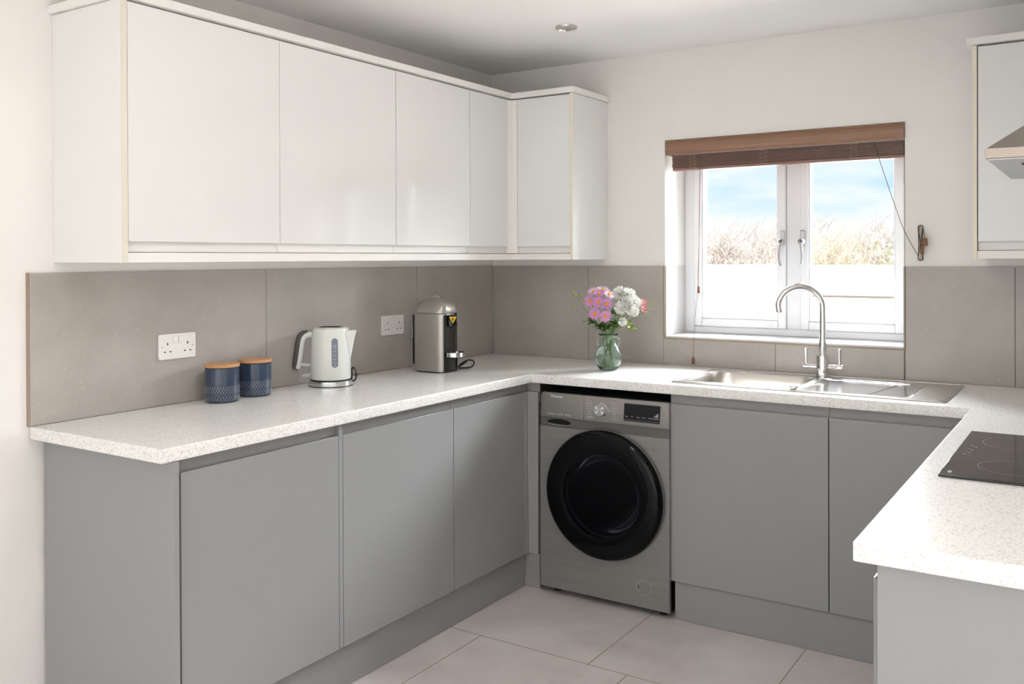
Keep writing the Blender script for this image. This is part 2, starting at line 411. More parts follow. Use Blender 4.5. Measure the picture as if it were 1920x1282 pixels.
# ================================================================ base units, left run
DX = .5915; DT = .019; CF = DX - DT - .0015; ZD0, ZD1 = .148, .833
def box_carcass(parent, ax, a, b, back, front, z0=.15, z1=WB - .002, m=None):
    # open-front carcass built as panels; ax='Y' runs along y (faces +x), 'X' runs along x (faces -y)
    t = .016; g = G()
    def bb(a0, a1, d0, d1, c0, c1):
        if ax == 'Y': g.box(d0, d1, a0, a1, c0, c1)
        else: g.box(a0, a1, d0, d1, c0, c1)
    lo, hi = min(back, front), max(back, front)
    bb(a, a + t, lo, hi, z0, z1); bb(b - t, b, lo, hi, z0, z1); bb(a + t, b - t, lo, hi, z0, z0 + t)
    k = (back, back + math.copysign(.008, front - back)); bb(a + t, b - t, min(k), max(k), z0 + t, z1)
    bb(a + t, b - t, *sorted((front, front - math.copysign(.4, front - back))), z1 - .016, z1)
    return link('carcass', g, m or grey_rail, parent, bevel=.0005)
def jdoor(parent, ax, a, b, face, z0, z1, m, top=True, out=1):
    # slab door with a scooped finger edge; face = coordinate of the front, out = +1/-1 outward direction along the normal
    t = DT; s = .017
    if top: pr = [(-t, z0), (0, z0), (0, z1), (-.004, z1), (-.012, z1 - .012), (-t, z1 - .018)]
    else: pr = [(-t, z1), (0, z1), (0, z0), (-.004, z0), (-.012, z0 + .012), (-t, z0 + .018)]
    g = G()
    if ax == 'Y': g.prism([(a, 0)], 0, 0) if False else g.loft([[(face + out * u, y, z) for u, z in pr] for y in (a, b)])
    else: g.loft([[(x, face + out * u, z) for u, z in pr] for x in (a, b)])
    return link('door', g, m, parent, bevel=.0008)
gap = .0018
def base_left(y0, y1, lab):
    t = thing('base_cabinet', (DX - .3, (y0 + y1) / 2, .15), lab, 'cabinet', 'grey base units under the left worktop')
    box_carcass(t, 'Y', y0 + .0005, y1 - .0005, .012, CF)
    link('finger_rail', B(CF + .0005, CF + .0035, y0 + .0005, y1 - .0005, ZD1 - .03, WB - .001), grey_rail, t, bevel=.001)
    jdoor(t, 'Y', y0 + gap, y1 - gap, DX, ZD0, ZD1, grey_door)
    return t
base_left(-2.3505, -1.7515, 'grey handleless base unit next to the end panel, leftmost of the run')
base_left(-1.7335, -1.1365, 'grey handleless base unit in the middle of the left run, under the kettle')
base_left(-1.1355, -.632, 'narrower grey base unit next to the inner corner, under the coffee machine')
tag(link('end_panel', B(.013, .612, -2.388, -2.370, .0, WB - .001), grey_door, bevel=.0008), 'tall grey end panel closing the free left end of the base units', 'end panel')
tag(link('filler_strip', B(.012, CF + .002, -2.3695, -2.3515, .148, WB - .001), grey_rail, bevel=.0008), 'slim grey filler strip between the end panel and first grey door', 'filler')
tag(link('support_panel', B(.012, DX, -1.7507, -1.7343, .15, WB - .001), grey_door, bevel=.0008), 'slim grey upright panel edge between the first and second grey doors', 'filler')
# corner post (L section) with a rail above
cp = thing('corner_post', (DX, -.61, .15), 'narrow grey corner post between the left doors and the washing machine', 'corner post')
link('post', G().loft([[(x, y, z) for x, y in ((DX - .018, -.630), (DX, -.630), (DX + .001, -.606), (.637, -.603), (.637, -.585), (DX - .018, -.588))] for z in (.146, ZD1)]), grey_door, cp, bevel=.002)
link('rail', G().box(.55, CF + .003, -.631, -.585, ZD1 + .001, WB - .001).box(CF + .003, .637, -.5845, -.58, ZD1 - .04, WB - .001), grey_rail, cp)
tag(link('blanking_panel', B(.615, .637, -.57, -.03, 0.0, WB - .002), chip), 'dark side panel lining the left of the washing machine gap', 'panel')
tag(link('plinth', B(.549, .567, -2.368, -.598, .001, .146), plinth_m, bevel=.0008), 'long grey plinth board under the left base doors', 'plinth')
tag(link('plinth', B(.549, .640, -.595, -.577, .001, .144), plinth_m, bevel=.0008), 'short grey plinth return in the inner corner beside the washing machine', 'plinth')
# ================================================================ base units, back run
DY = -.603; CY = DY + DT + .0015
def base_back(a, b, lab, right_end=None):
    t = thing('sink_cabinet', ((a + b) / 2, -.3, .15), lab, 'cabinet', 'grey base units under the sink')
    box_carcass(t, 'X', a + (.018 if right_end is None else .0005), b - .0005, -.012, CY, z1=.70)
    link('finger_rail', G().box(a + .0005, b - .0005, CY - .0035, CY - .0005, ZD1 - .03, WB - .001), grey_rail, t, bevel=.001)
    jdoor(t, 'X', a + gap, b - gap, DY, .150, .835, grey_door, out=-1)
    return t
base_back(1.2325, 1.8335, 'grey sink base unit right of the washing machine, under the bowl')
base_back(1.8335, 2.282, 'grey sink base unit in the right corner, partly hidden by the peninsula', 1)
tag(link('plinth', B(1.252, 2.33, -.595, -.577, .001, .147), plinth_m, bevel=.0008), 'grey plinth board under the sink base doors', 'plinth')
# ================================================================ peninsula units
PX = 2.306
for y0, y1, lab in ((-2.198, -1.70, 'grey base unit in the peninsula beside the pale end panel'), (-1.698, -1.06, 'grey base unit in the peninsula under the black hob'), (-1.058, -.62, 'grey base unit in the peninsula next to the sink run')):
    t = thing('peninsula_cabinet', (2.6, (y0 + y1) / 2, .15), lab, 'cabinet', 'grey base units of the peninsula')
    box_carcass(t, 'Y', y0 + .0005, y1 - .0005, 2.89, PX + .021, z1=.85)
    link('finger_rail', B(PX + .016, PX + .0195, y0 + .0005, y1 - .0005, ZD1 - .03, WB - .001), grey_rail, t)
    jdoor(t, 'Y', y0 + gap, y1 - gap, PX, ZD0, ZD1, grey_door, out=-1)
tag(link('peninsula_end_panel', B(2.317, 2.90, -2.22, -2.2, 0, WB - .001), grey_door, bevel=.0008), 'pale grey end panel of the peninsula, facing the viewer under the right worktop', 'end panel')
tag(link('plinth', B(PX + .03, PX + .048, -2.198, -.597, .001, .147), plinth_m), 'grey plinth board under the peninsula doors', 'plinth')

# ================================================================ wall cabinets
UX = .332; UZ0, UZ1 = 1.4525, 2.136; UB = 1.421
def wall_left(y0, y1, lab, tilt=0, nar=False):
    t = thing('wall_cabinet', (.16, (y0 + y1) / 2, UB), lab, 'wall cabinet', 'white wall cabinets on the left wall')
    box_carcass(t, 'Y', y0 + .0003, y1 - .0003, -.006, UX - DT - .0015, UB, UZ1, white_edge)
    link('finger_rail', B(UX - DT - .001, UX - DT + .003, y0 + .0008, y1 - .0008, UB + .001, UZ0 + .02), white_edge, t, bevel=.001)
    d = jdoor(t, 'Y', y0 + .0016, y1 - .0016, UX, UZ0, UZ1 - .004, gloss_white, top=False)
    if tilt:
        p = Vector((UX, y1, 1.8)) - Vector(t.location)
        d.data.transform(Matrix.Translation(p) @ Matrix.Rotation(tilt, 4, 'Z') @ Matrix.Translation(-p))
    return t
wall_left(-2.3255, -1.7545, 'white glossy wall cabinet at the left end of the row, above the canisters', R(.1))
wall_left(-1.7545, -1.1565, 'white glossy wall cabinet above the kettle, second from left', R(-.15))
wall_left(-1.1565, -.6605, 'white glossy wall cabinet above the coffee machine, third from left', R(.25))
# L-shaped corner cabinet
t = thing('corner_wall_cabinet', (.16, -.16, UB), 'white L-shaped corner wall cabinet with two narrow doors and a corner post', 'wall cabinet')
cg = G().loft([[(x, y, z) for x, y in ((-.006, -.660), (UX - .021, -.660), (UX - .021, -UX + .021), (.646, -UX + .021), (.646, .006), (-.006, .006))] for z in (UB, UZ1)])
link('carcass', cg, white_edge, t, bevel=.0005)
link('finger_rail', G().box(UX - .0205, UX - .016, -.659, -.36, UB + .001, UZ0 + .02).box(.36, .6455, -UX + .016, -UX + .0205, UB + .001, UZ0 + .02), white_edge, t, bevel=.001)
jdoor(t, 'Y', -.659, -.3645, UX, UZ0, UZ1 - .004, gloss_white, top=False)
jdoor(t, 'X', .3665, .645, -UX, UZ0, UZ1 - .004, gloss_white, top=False, out=-1)
link('corner_post', G().loft([[(x, y, z) for x, y in ((UX - .016, -.3625), (UX - .001, -.3625), (UX + .001, -.350), (UX + .012, -.337), (.3645, -UX), (.3645, -UX + .016), (UX - .016, -UX + .016))] for z in (UB + .001, UZ1 - .004)]), white_edge, t, bevel=.0015)
# side panels
t = thing('wall_cabinet_side_panel', (.16, -2.336, 1.392), 'tall white side panel at the far left end of the wall cabinets', 'side panel')
link('board', B(-.0072, .3325, -2.3465, -2.3265, 1.392, UZ1), gloss_white, t, bevel=.0005)
link('edge_band', B(.333, .3345, -2.3465, -2.3265, 1.392, UZ1), mat('pale_edge_band', (228, 222, 208), .4), t)
t = thing('wall_cabinet_side_panel', (.655, -.16, 1.392), 'white side panel with cream edge at the window end of the corner wall cabinet', 'side panel')
link('board', B(.6470, .6600, -.3325, .0072, 1.392, UZ1), gloss_white, t, bevel=.0005)
link('edge_band', B(.6470, .6600, -.3345, -.333, 1.392, UZ1), cream_edge, t)['label'] = 'cream edge band'
# light pelmet and cornice (L runs)
tag(link('light_pelmet', G().loft([[(x, y, z) for x, y in ((UX - .018, -2.326), (UX, -2.326), (UX, -.336), (UX + .004, -UX), (.6465, -UX), (.6465, -UX + .018), (UX - .018, -UX + .018))] for z in (1.392, 1.4195)]), white_edge, bevel=.0008), 'slim white light pelmet strip along the bottom of the left wall cabinets', 'pelmet')
tag(link('cornice', G().loft([[(x, y, z) for x, y in ((-.0075, -2.3595), (UX + .016, -2.3595), (UX + .016, -UX - .016), (.6735, -UX - .016), (.6735, .0070), (.600, .0070), (.600, -UX + .06), (UX - .06, -UX + .06), (UX - .06, -2.28), (-.0075, -2.28))] for z in (2.1375, 2.1625)]), white_edge, bevel=.001), 'flat white cornice on top of the left and corner wall cabinets', 'cornice')
# right wall cabinet
RX = 2.272
t = thing('wall_cabinet', (2.5, -.16, UB), 'white wall cabinet to the right of the window, behind the cooker hood', 'wall cabinet')
box_carcass(t, 'X', RX + .001, 2.90, .006, -UX + .021, UB, UZ1, white_edge)
link('finger_rail', B(RX + .001, 2.90, -UX + .016, -UX + .0205, UB + .001, UZ0 + .02), white_edge, t, bevel=.001)
jdoor(t, 'X', RX + .003, 2.87, -UX, UZ0, UZ1 - .004, gloss_white, top=False, out=-1)
t = thing('wall_cabinet_side_panel', (2.264, -.16, 1.392), 'white side panel with cream edge, left side of the right wall cabinet', 'side panel')
link('board', B(RX - .014, RX, -.3325, .0072, 1.392, UZ1), gloss_white, t, bevel=.0005)
link('edge_band', B(RX - .014, RX, -.3345, -.333, 1.392, UZ1), cream_edge, t)['label'] = 'cream edge band'
tag(link('light_pelmet', B(RX + .0005, 2.90, -UX, -UX + .018, 1.392, 1.4195), white_edge, bevel=.0008), 'short white light pelmet under the right wall cabinet', 'pelmet')
tag(link('cornice', B(RX - .032, 2.903, -UX - .016, -UX + .06, 2.1375, 2.1625), white_edge, bevel=.001), 'short flat white cornice on top of the right wall cabinet', 'cornice')

# ================================================================ ceiling light
t = thing('downlight', (.806, -.645, H - .008), 'small round brushed metal recessed downlight in the white ceiling', 'ceiling light')
link('bezel', G().lathe([(.030, .0075), (.030, .002), (.036, -.003), (.044, 0), (.045, .0075)], (0, 0, 0), seg=48, cap0=False, cap1=False), steel, t, world=False)
link('lamp', G().lathe([(.0295, .0075), (.029, .003), (.018, .001), (.0, .0005)], (0, 0, 0), seg=36), mat('lamp_face', (190, 184, 170), .2), t, world=False)

# ================================================================ blind
t = thing('venetian_blind', (1.47, .03, 1.80), 'brown wooden venetian blind pulled up tight at the top of the window', 'blind')
vp = [(.012, 1.868), (.003, 1.870), (-.001, 1.874), (.000, 1.878), (-.008, 1.886), (-.013, 1.898), (-.013, 1.910), (-.007, 1.921), (.001, 1.926), (-.001, 1.930), (.003, 1.935), (.012, 1.9355)]
link('valance', G().loft([[(x, y, z) for y, z in vp] for x in (.962, 1.9775)]), blind_v, t, bevel=.0006, smooth=50)
link('head_box', B(.972, 1.970, .020, .065, 1.878, 1.934), blind_s, t)
link('valance_return', B(.962, .972, .0125, .075, 1.868, 1.9355), blind_v, t)
g = G()
for i in range(13):
    z = 1.811 + i * .0044; dy = random.uniform(-.0015, .0015); g.box(.985 + random.uniform(-.001, .001), 1.974 + random.uniform(-.001, .001), .016 + dy, .064 + dy, z, z + .0030)
link('slats', g, blind_s, t)
link('bottom_rail', B(.987, 1.974, .015, .065, 1.796, 1.8095), rail_bl, t, bevel=.003)
for cx in (1.085, 1.41, 1.785):
    g = G(); 
    for s in (-1, 1):
        pts = [(cx + s * .010 + random.uniform(-.004, .004) + s * .010 * math.sin(k * 2.4 + s), .0125 - .004 * abs(math.sin(k)), 1.866 - k * .0040) for k in range(17)]
        g.tube(pts, .0013, 5)
        pts = [(cx + (.013 if (k + s) % 2 else -.013), .0105 - .002 * (k % 2), 1.866 - k * .0052) for k in range(13)]
        g.tube(pts, .0010, 5)
    link('ladder_cord', g, mat('ladder_cord', (186, 160, 140), .7) if 'ladder_cord' not in MATS else MATS['ladder_cord'], t)
def tassel(p, r=.0055, h=.018):
    return G().lathe([(r * .7, 0), (r * .75, -.001), (r, -h), (r * .9, -h - .001)], p, 'Z', 6)
# left tilt cords with two tassels
g = G().tube([(1.118, .011, 1.866), (1.119, .0105, 1.80), (1.119, .004, 1.6), (1.119, -.006, 1.27)], .0009, 6)
g.tube([(1.122, .011, 1.866), (1.122, .0105, 1.80), (1.121, .004, 1.6), (1.114, -.004, 1.24), (1.100, -.010, 1.10), (1.094, -.012, .951)], .0009, 6)
link('tilt_cord', g, cord_m, t)
link('tassel', tassel((1.119, -.006, 1.271), .0065, .030), tassel_m, t)
link('tassel', tassel((1.094, -.012, .952), .0065, .030), tassel_m, t)
# lift cord running to the cleat
lc = G().cord([(1.862, .010, 1.866), (1.891, .004, 1.768), (1.948, -.008, 1.593), (1.982, -.012, 1.497), (2.032, -.016, 1.40)], .0012, 6)
link('lift_cord', lc, cord_d, t)
ck = thing('cord_cleat', (2.04, .008, 1.385), 'brown cord cleat on the wall right of the window, wound with blind cord and tassels', 'cord cleat')
link('cleat', G().box(2.030, 2.050, -.004, .0075, 1.43, 1.475).box(2.030, 2.050, -.014, -.004, 1.386, 1.394).box(2.030, 2.050, -.014, -.004, 1.513, 1.521).box(2.036, 2.044, -.012, -.004, 1.392, 1.515), mat('clear_cleat', (196, 180, 160), .3), ck, bevel=.002)
g = G()
for k, (a, b) in enumerate(((-1, -1), (-1, 1), (1, -1), (1, 1), (-1, -.6), (.8, 1))):
    g.tube([(2.040 + a * .009, -.015 - .0007 * k, 1.391), (2.040 + (a + b) * .0035, -.0165 - .0007 * k, 1.455), (2.040 + b * .009, -.015 - .0007 * k, 1.517)], .0013, 6)
g.tube([(2.031, -.016, 1.388), (2.040, -.018, 1.385), (2.049, -.016, 1.388)], .0022, 6); g.tube([(2.031, -.016, 1.519), (2.040, -.018, 1.523), (2.049, -.016, 1.519)], .0022, 6)
g.tube([(2.049, -.017, 1.517), (2.053, -.018, 1.49), (2.056, -.019, 1.472)], .0012, 6)
link('wound_cord', g, cord_d, ck)
link('tassel', tassel((2.058, -.019, 1.473), .008, .030), tassel_m, ck)
link('tassel', tassel((2.046, -.0215, 1.445), .007, .036), tassel_m, ck)

# ================================================================ sockets
def socket(yc, lab):
    t = thing('double_socket', (0, yc, 1.063), lab, 'socket', 'double wall sockets on the left splashback')
    link('faceplate', G().loft([[(x, yc + a, 1.106 + b) for a, b in rrect(-.0735, .0735, -.043, .043, .006, 4)] for x in (.0003, .0075)]), socket_w, t, bevel=.0015)
    for s in (-1, 1):
        link('rocker_switch', G().box(.0078, .0112, yc + s * .0105 - .0085, yc + s * .0105 + .0085, 1.118, 1.141), socket_w, t, bevel=.001)
        c = yc + s * .040
        link('pin_slot', G().box(.0077, .0081, c - .002, c + .002, 1.111, 1.1195), hole, t)
        for q in (-1, 1): link('pin_slot', G().box(.0077, .0081, c + q * .011 - .0032, c + q * .011 + .0032, 1.087, 1.091), hole, t)
        link('screw', G().lathe([(.0028, .0077), (.0028, .0084)], (0, yc + s * .0605, 1.106), 'X', 16), alu, t)
    return t
socket(-1.918, 'white double plug socket on the left wall above the canisters')
socket(-.796, 'white double plug socket between the kettle and the coffee machine')
t = thing('wall_plug', (0, -.655, 1.04), 'small white plug on the tiled wall at the left edge of the coffee machine', 'plug')
link('plug_body', G().loft([[(.0005, -.655 + a, z) for a in (-.004, .03)] + [(x1_, -.655 + a, z) for a in (.03, -.004)] for z, x1_ in ((1.040, .038), (1.046, .040), (1.058, .030), (1.072, .028), (1.086, .040), (1.094, .040))]), socket_w, t, bevel=.002)

# ================================================================ canisters
def canister(x, y, lab, rz):
    t = thing('canister', (x, y, WT + .0005), lab, 'canister', 'blue patterned storage canisters', rz)
    b = link('jar', G().lathe([(.050, 0), (.0545, .001), (.0565, .004), (.0572, .03), (.0572, .112), (.0565, .1175), (.0535, .118)], seg=64), canister_m, t, world=False)
    g = G()
    for row in range(6):
        for k in range(38):
            a = 2 * math.pi * (k + .5 * (row % 2)) / 38; z = .006 + row * .0083; r = .0573
            rr = r if z > .03 else r - .0004
            ca, sa = math.cos(a), math.sin(a); w = .00085
            def P(q, zz, rad): return (rad * ca - q * sa, rad * sa + q * ca, zz)
            g.add([P(-w, z + .0045, rr), P(0, z, rr), P(w, z + .0045, rr), P(0, z + .010, rr), P(0, z + .005, rr + .0005)], [(0, 1, 4), (1, 2, 4), (2, 3, 4), (3, 0, 4)])
    link('printed_pattern', g, can_print, b, world=False)['label'] = 'pale teardrop pattern round the lower half'
    link('lid', G().lathe([(.048, .1185), (.0565, .119), (.059, .1205), (.059, .128), (.057, .1305), (.0, .131)], seg=64), bamboo, t, world=False)['label'] = 'pale bamboo lid'
canister(.094, -1.803, 'dark blue canister with bamboo lid, left and nearer one of the pair below the socket', .3)
canister(.080, -1.645, 'dark blue canister with bamboo lid, right and farther one, nearer the kettle', 1.1)

# ================================================================ kettle  (local +x = spout side, -y = towards the viewer)
KA = R(28)
t = thing('kettle', (.130, -1.312, WT + .0005), 'white cordless kettle with grey grip standing on its chrome power base', 'kettle', rz=KA)
def lk(n, g, m, p, **k): return link(n, g, m, p, world=False, **k)
body_prof = [(.0755, .026), (.0775, .029), (.077, .09), (.0745, .16), (.0705, .212), (.068, .221), (.064, .2225)]
kb = lk('body', G().lathe(body_prof, seg=64), kettle_w, t)
lk('lid', G().lathe([(.0645, .2226), (.063, .2245), (.052, .2250), (.050, .2225), (.020, .2225), (0, .2228)], seg=48), kettle_w, t)
lk('lid_ring', G().lathe([(.051, .2232), (.051, .2262), (.043, .2262), (.043, .2232)], seg=48), steel, t)
g = G().lathe([(.079, .001), (.084, .002), (.0845, .004), (.0835, .020), (.081, .0215)], seg=64); lk('power_base', g, chrome, t)
lk('base_foot', G().lathe([(.0815, 0), (.0850, .0005), (.0850, .0028), (.0815, .003)], seg=64), black, t)
lk('base_collar', G().lathe([(.078, .0217), (.078, .0255)], seg=64), black, t)
# spout
rings = []
for z, ex, hw in ((.098, .002, .004), (.115, .007, .012), (.15, .016, .018), (.185, .024, .023), (.2135, .034, .026)):
    r = .0775 - (z - .03) * .04; rings.append([(r - .020, hw, z), (r + ex * .5, hw * .75, z), (r + ex, .0, z), (r + ex * .5, -hw * .75, z), (r - .020, -hw, z)])
lk('spout', G().loft(rings), kettle_w, t, bevel=.001, smooth=60)
# handle
hp = [(-.066, 0, .196), (-.085, 0, .199), (-.104, 0, .194), (-.116, 0, .178), (-.122, 0, .150), (-.127, 0, .118), (-.132, 0, .088), (-.136, 0, .066)]
lk('handle', G().cord([(x + .004, y, z - .003) for x, y, z in hp], [.010] * 8, 14, 1.2).tube([(-.070, 0, .078), (-.100, 0, .0775), (-.128, 0, .080)], .0062, 12), kettle_w, t)
lk('grip', G().cord([(x - .0055, y, z + .0035) for x, y, z in hp[1:]] + [(-.1425, 0, .060)], [.0075, .0105, .0115, .0115, .0115, .0115, .0108, .008], 14, 1.25), kettle_g, t)['label'] = 'dark grey soft grip'
lk('switch', G().tube([(-.072, 0, .037), (-.095, 0, .036), (-.112, 0, .0345)], [.0075, .0062, .0048], 12, 1.3), kettle_w, t)
# water gauge facing the viewer, curved onto the body
def on_body(a, z, d=.0):
    r = .0775 - max(0, z - .029) * .022 + d if z < .16 else .0745 - (z - .16) * .077 + d
    return (r * math.sin(a), -r * math.cos(a), z)
ga = math.radians(28)
pts = rrect(-.0125, .0125, .074, .188, .0124, 6)
top_, bot_ = [], []
g = G(); NZ = 24
rows = []
for k in range(NZ + 1):
    z = .074 + .114 * k / NZ; dz = min(z - .074, .188 - z); hw = .0125 if dz > .0125 else math.sqrt(max(1e-8, .0125 ** 2 - (.0125 - dz) ** 2))
    rows.append([on_body(ga + (q / 4 - 1) * hw / .0755, z, .0006 + .0004) for q in range(9)])
g.loft(rows, False, False, closed=False)
gw = lk('water_gauge', g, gauge_m, t)
def gauge_text(s, z, size):
    p = Vector(on_body(ga, z, .0016)); M = Matrix.Translation(p) @ Matrix.Rotation(ga, 4, 'Z') @ Matrix.Rotation(R(90), 4, 'X')
    text('gauge_marking', s, size, text_w, gw, M, world=False)
gauge_text('MAX', .158, .0075); gauge_text('1.7L', .150, .0075); gauge_text('- 1.25 -', .138, .0062); gauge_text('-  1.0  -', .122, .0062); gauge_text('- 0.75 -', .108, .0062); gauge_text('-  0.5  -', .093, .0062); gauge_text('MIN', .082, .0055)
lk('power_cord', G().cord([(.075, .03, .010), (.09, .028, .020), (.0925, .027, .045), (.086, .026, .062), (.076, .03, .062), (.07, .05, .03), (.055, .085, .005), (.0, .11, .004)], .0032, 8), black, t)

# ================================================================ coffee machine (local +x = front)
t = thing('coffee_machine', (.205, -.742, WT + .0005), 'silver and black pod coffee machine with domed head in front of the corner tiles', 'coffee machine', rz=R(3))
def cshape(w, x0, x1, n=14, p=2.6):
    # plan: flat-ish flanks, gently rounded front and back
    P = []; cx = (x0 + x1) / 2; a = (x1 - x0) / 2
    for i in range(4 * n):
        q = 2 * math.pi * i / (4 * n); c, s = math.cos(q), math.sin(q)
        P.append((cx + a * math.copysign(abs(c) ** (2 / p), c), w * math.copysign(abs(s) ** (2 / p), s)))
    return P
full = cshape(.068, -.082, .083, p=3.6)
# side shells wrap the flanks; front stays open for the black column
def flank(sgn):
    pts = [(-.078, .045), (-.070, .062), (-.03, .0675), (.02, .0685), (.055, .067), (.072, .062), (.0755, .058)]
    inn = [(x - .0 if i else x + .004, y - .006) for i, (x, y) in enumerate(pts)]
    poly = [(x, sgn * y) for x, y in pts] + [(x, sgn * y) for x, y in reversed(inn)]
    return G().prism(poly, .004, .252)
lk('side_shell', flank(-1), coffee_s, t, bevel=.001, smooth=50); lk('side_shell', flank(1), coffee_s, t, bevel=.001, smooth=50)
lk('inner_body', G().prism([(-.074, -.055), (.040, -.055), (.040, .055), (-.074, .055)], .006, .252), black, t)
lk('base', G().prism([(x * .99, y * .99) for x, y in full], 0, .0065), black, t, bevel=.001)
col = [(.040, -.055), (.070, -.050), (.083, -.030), (.088, 0), (.083, .030), (.070, .050), (.040, .055)]
lk('lower_column', G().prism(col, .007, .066), black, t, bevel=.001, smooth=50)
col2 = [(.040, -.054), (.062, -.048), (.073, -.028), (.077, 0), (.073, .028), (.062, .048), (.040, .054)]
lk('upper_column', G().prism(col2, .066, .248), mat('charcoal_plastic', (38, 36, 38), .25), t, bevel=.001, smooth=50)
lk('water_tank', G().prism([(-.079, -.052), (-.092, -.047), (-.098, 0), (-.092, .047), (-.079, .052)], .03, .245), mat('smoked_tank', (18, 18, 20), .08), t, bevel=.001, smooth=50)
# dome
rings = []
for k in range(11):
    u = k / 10; q = math.radians(90 * u); sc = math.cos(q) if k < 10 else .04; zz = .256 + .064 * math.sin(q)
    rings.append([(x * (sc ** .75) + (-.004) * u, y * (sc ** .8), zz) for x, y in full])
lk('domed_head', G().loft([[(x * .99, y * .99, .2535) for x, y in full]] + rings), coffee_s, t, smooth=50)
lk('opening_lever', G().tube([(-.02, 0, .3175), (.005, 0, .3225), (.02, 0, .3190)], [.005, .006, .003], 10, 1.3), chrome, t)
lk('chrome_band', G().loft([[(x + .0035, y, z) for x, y in col2[0:7]] for z in (.2455, .2525)]), chrome, t)
sp_ = lk('coffee_spout', G().lathe([(.021, .195), (.024, .198), (.026, .236), (.022, .243)], (.078, 0, 0), seg=32), blackm, t)
lk('nozzle', G().box(.096, .108, -.005, .005, .198, .218), black, sp_, bevel=.002)
# warning sticker wrapped on the spout, facing front-left (towards the viewer)
def face_M(p, a): return Matrix.Translation(p) @ Matrix.Rotation(a, 4, 'Z') @ Matrix.Rotation(R(90), 4, 'X')
sg = G().prism([(-.0165, .013), (.0165, .013), (0, -.016)], 0, .0006); sa = R(52)
sg.xf(face_M((.078 + .0268 * math.sin(sa), -.0268 * math.cos(sa), .226), sa)); st_ = lk('warning_sticker', sg, yellow_m, t); st_['label'] = 'yellow triangle warning sticker'
sg = G().prism([(-.003, .009), (.004, .009), (.001, .002), (.004, .001), (-.003, -.009), (-.001, -.001), (-.004, 0)], .0006, .0009)
sg.xf(face_M((.078 + .0268 * math.sin(sa), -.0268 * math.cos(sa), .226), sa)); lk('bolt_symbol', sg, black, st_)
# cup tray ring
g = G(); ro, ri = .047, .0435; outr, inr = [], []
for i in range(25):
    a = math.radians(-115 + 230 * i / 24); outr.append((.095 + ro * math.cos(a), ro * math.sin(a))); inr.append((.095 + ri * math.cos(a), ri * math.sin(a)))
g.prism(outr + inr[::-1], .068, .086); lk('tray_ring', g, chrome, t, smooth=50)
lk('tray_grille', G().lathe([(.043, .070), (.043, .080), (.0, .0805)], (.095, 0, 0), seg=40), steel, t)
lk('power_cord', G().cord([(-.05, .075, .012), (.0, .09, .006), (.06, .115, .004), (.10, .13, .01), (.125, .11, .036), (.115, .08, .045), (.085, .074, .03), (.055, .078, .008), (.0, .085, .004)], .0034, 8).tube([(.03, .09, .004), (.07, .088, .018), (.105, .082, .038)], .0034, 8), black, t)
text('maker_name', 'NESPRESSO', .006, mat('engraved_grey', (120, 116, 110), .4), t, face_M((.0895, -.030, .268), R(68)), world=False)

# ================================================================ vase with flowers
VX, VY = .826, -.318
t = thing('vase', (VX, VY, WT + .0005), 'small green glass vase with two loop handles holding the flowers', 'vase')
outp = [(.030, 0), (.036, .001), (.044, .008), (.054, .025), (.060, .048), (.0585, .068), (.050, .090), (.040, .108), (.0335, .122), (.032, .134), (.036, .148), (.044, .157)]
inp = [(r - .0028, z) for r, z in reversed(outp[3:])] + [(.040, .012), (.028, .006), (0, .0055)]
gg = lk('glass_body', G().lathe(outp + [(.0435, .1585)] + inp, seg=48, cap1=False), glass_v, t, smooth=80)
lk('water', G().lathe([(0, .0062), (.027, .0068), (.0385, .0125), (.0505, .0255), (.0565, .048), (.0550, .068), (.0465, .090), (.0405, .100), (0, .100)], seg=40), water_m, t, smooth=80)
for s in (-1, 1):
    lk('loop_handle', G().tube([(s * (.0325), 0, .144), (s * .044, 0, .148), (s * .053, 0, .138), (s * .055, 0, .122), (s * .0495, 0, .108), (s * .0425, 0, .105)], .004, 10), glass_v, t)
VC = Vector((VX, VY, WT))
RT = Vector((.837, .547, 0)); FWD = Vector((-.547, .837, 0))
def vp_(u, v, d=0):
    # point of the bouquet plane: u to the right, v up from the vase base, d away from the viewer (metres)
    return VC + RT * u + Vector((0, 0, v)) + FWD * d
def px(U, V, d=0): return vp_((U - 1142) * .00231, (695 - V) * .00231, d)
def petals(g, M, n, L_, w, curl, start=.15, tip=.5, jit=.06, seed=0, lift=0):
    rnd = random.Random(seed)
    for k in range(n):
        a = 2 * math.pi * k / n + rnd.uniform(-jit, jit); l_ = L_ * rnd.uniform(.9, 1.06)
        rows = []
        for u, ww in ((start, .35), (.45, .95), (.8, 1.0), (1.0, tip)):
            r = l_ * u; h = lift + curl * L_ * (u ** 2); c = Vector((math.cos(a), math.sin(a), 0)); s_ = Vector((-math.sin(a), math.cos(a), 0))
            z_ = Vector((0, 0, h)); rows.append([M @ (c * r - s_ * w * ww + z_ + Vector((0, 0, w * .35))), M @ (c * r + z_), M @ (c * r + s_ * w * ww + z_ + Vector((0, 0, w * .35)))])
        g.loft(rows, False, False, closed=False)
def orient(p, nrm, spin=0):
    q = Vector(nrm).normalized().to_track_quat('Z', 'Y'); return Matrix.Translation(p) @ q.to_matrix().to_4x4() @ Matrix.Rotation(spin, 4, 'Z')
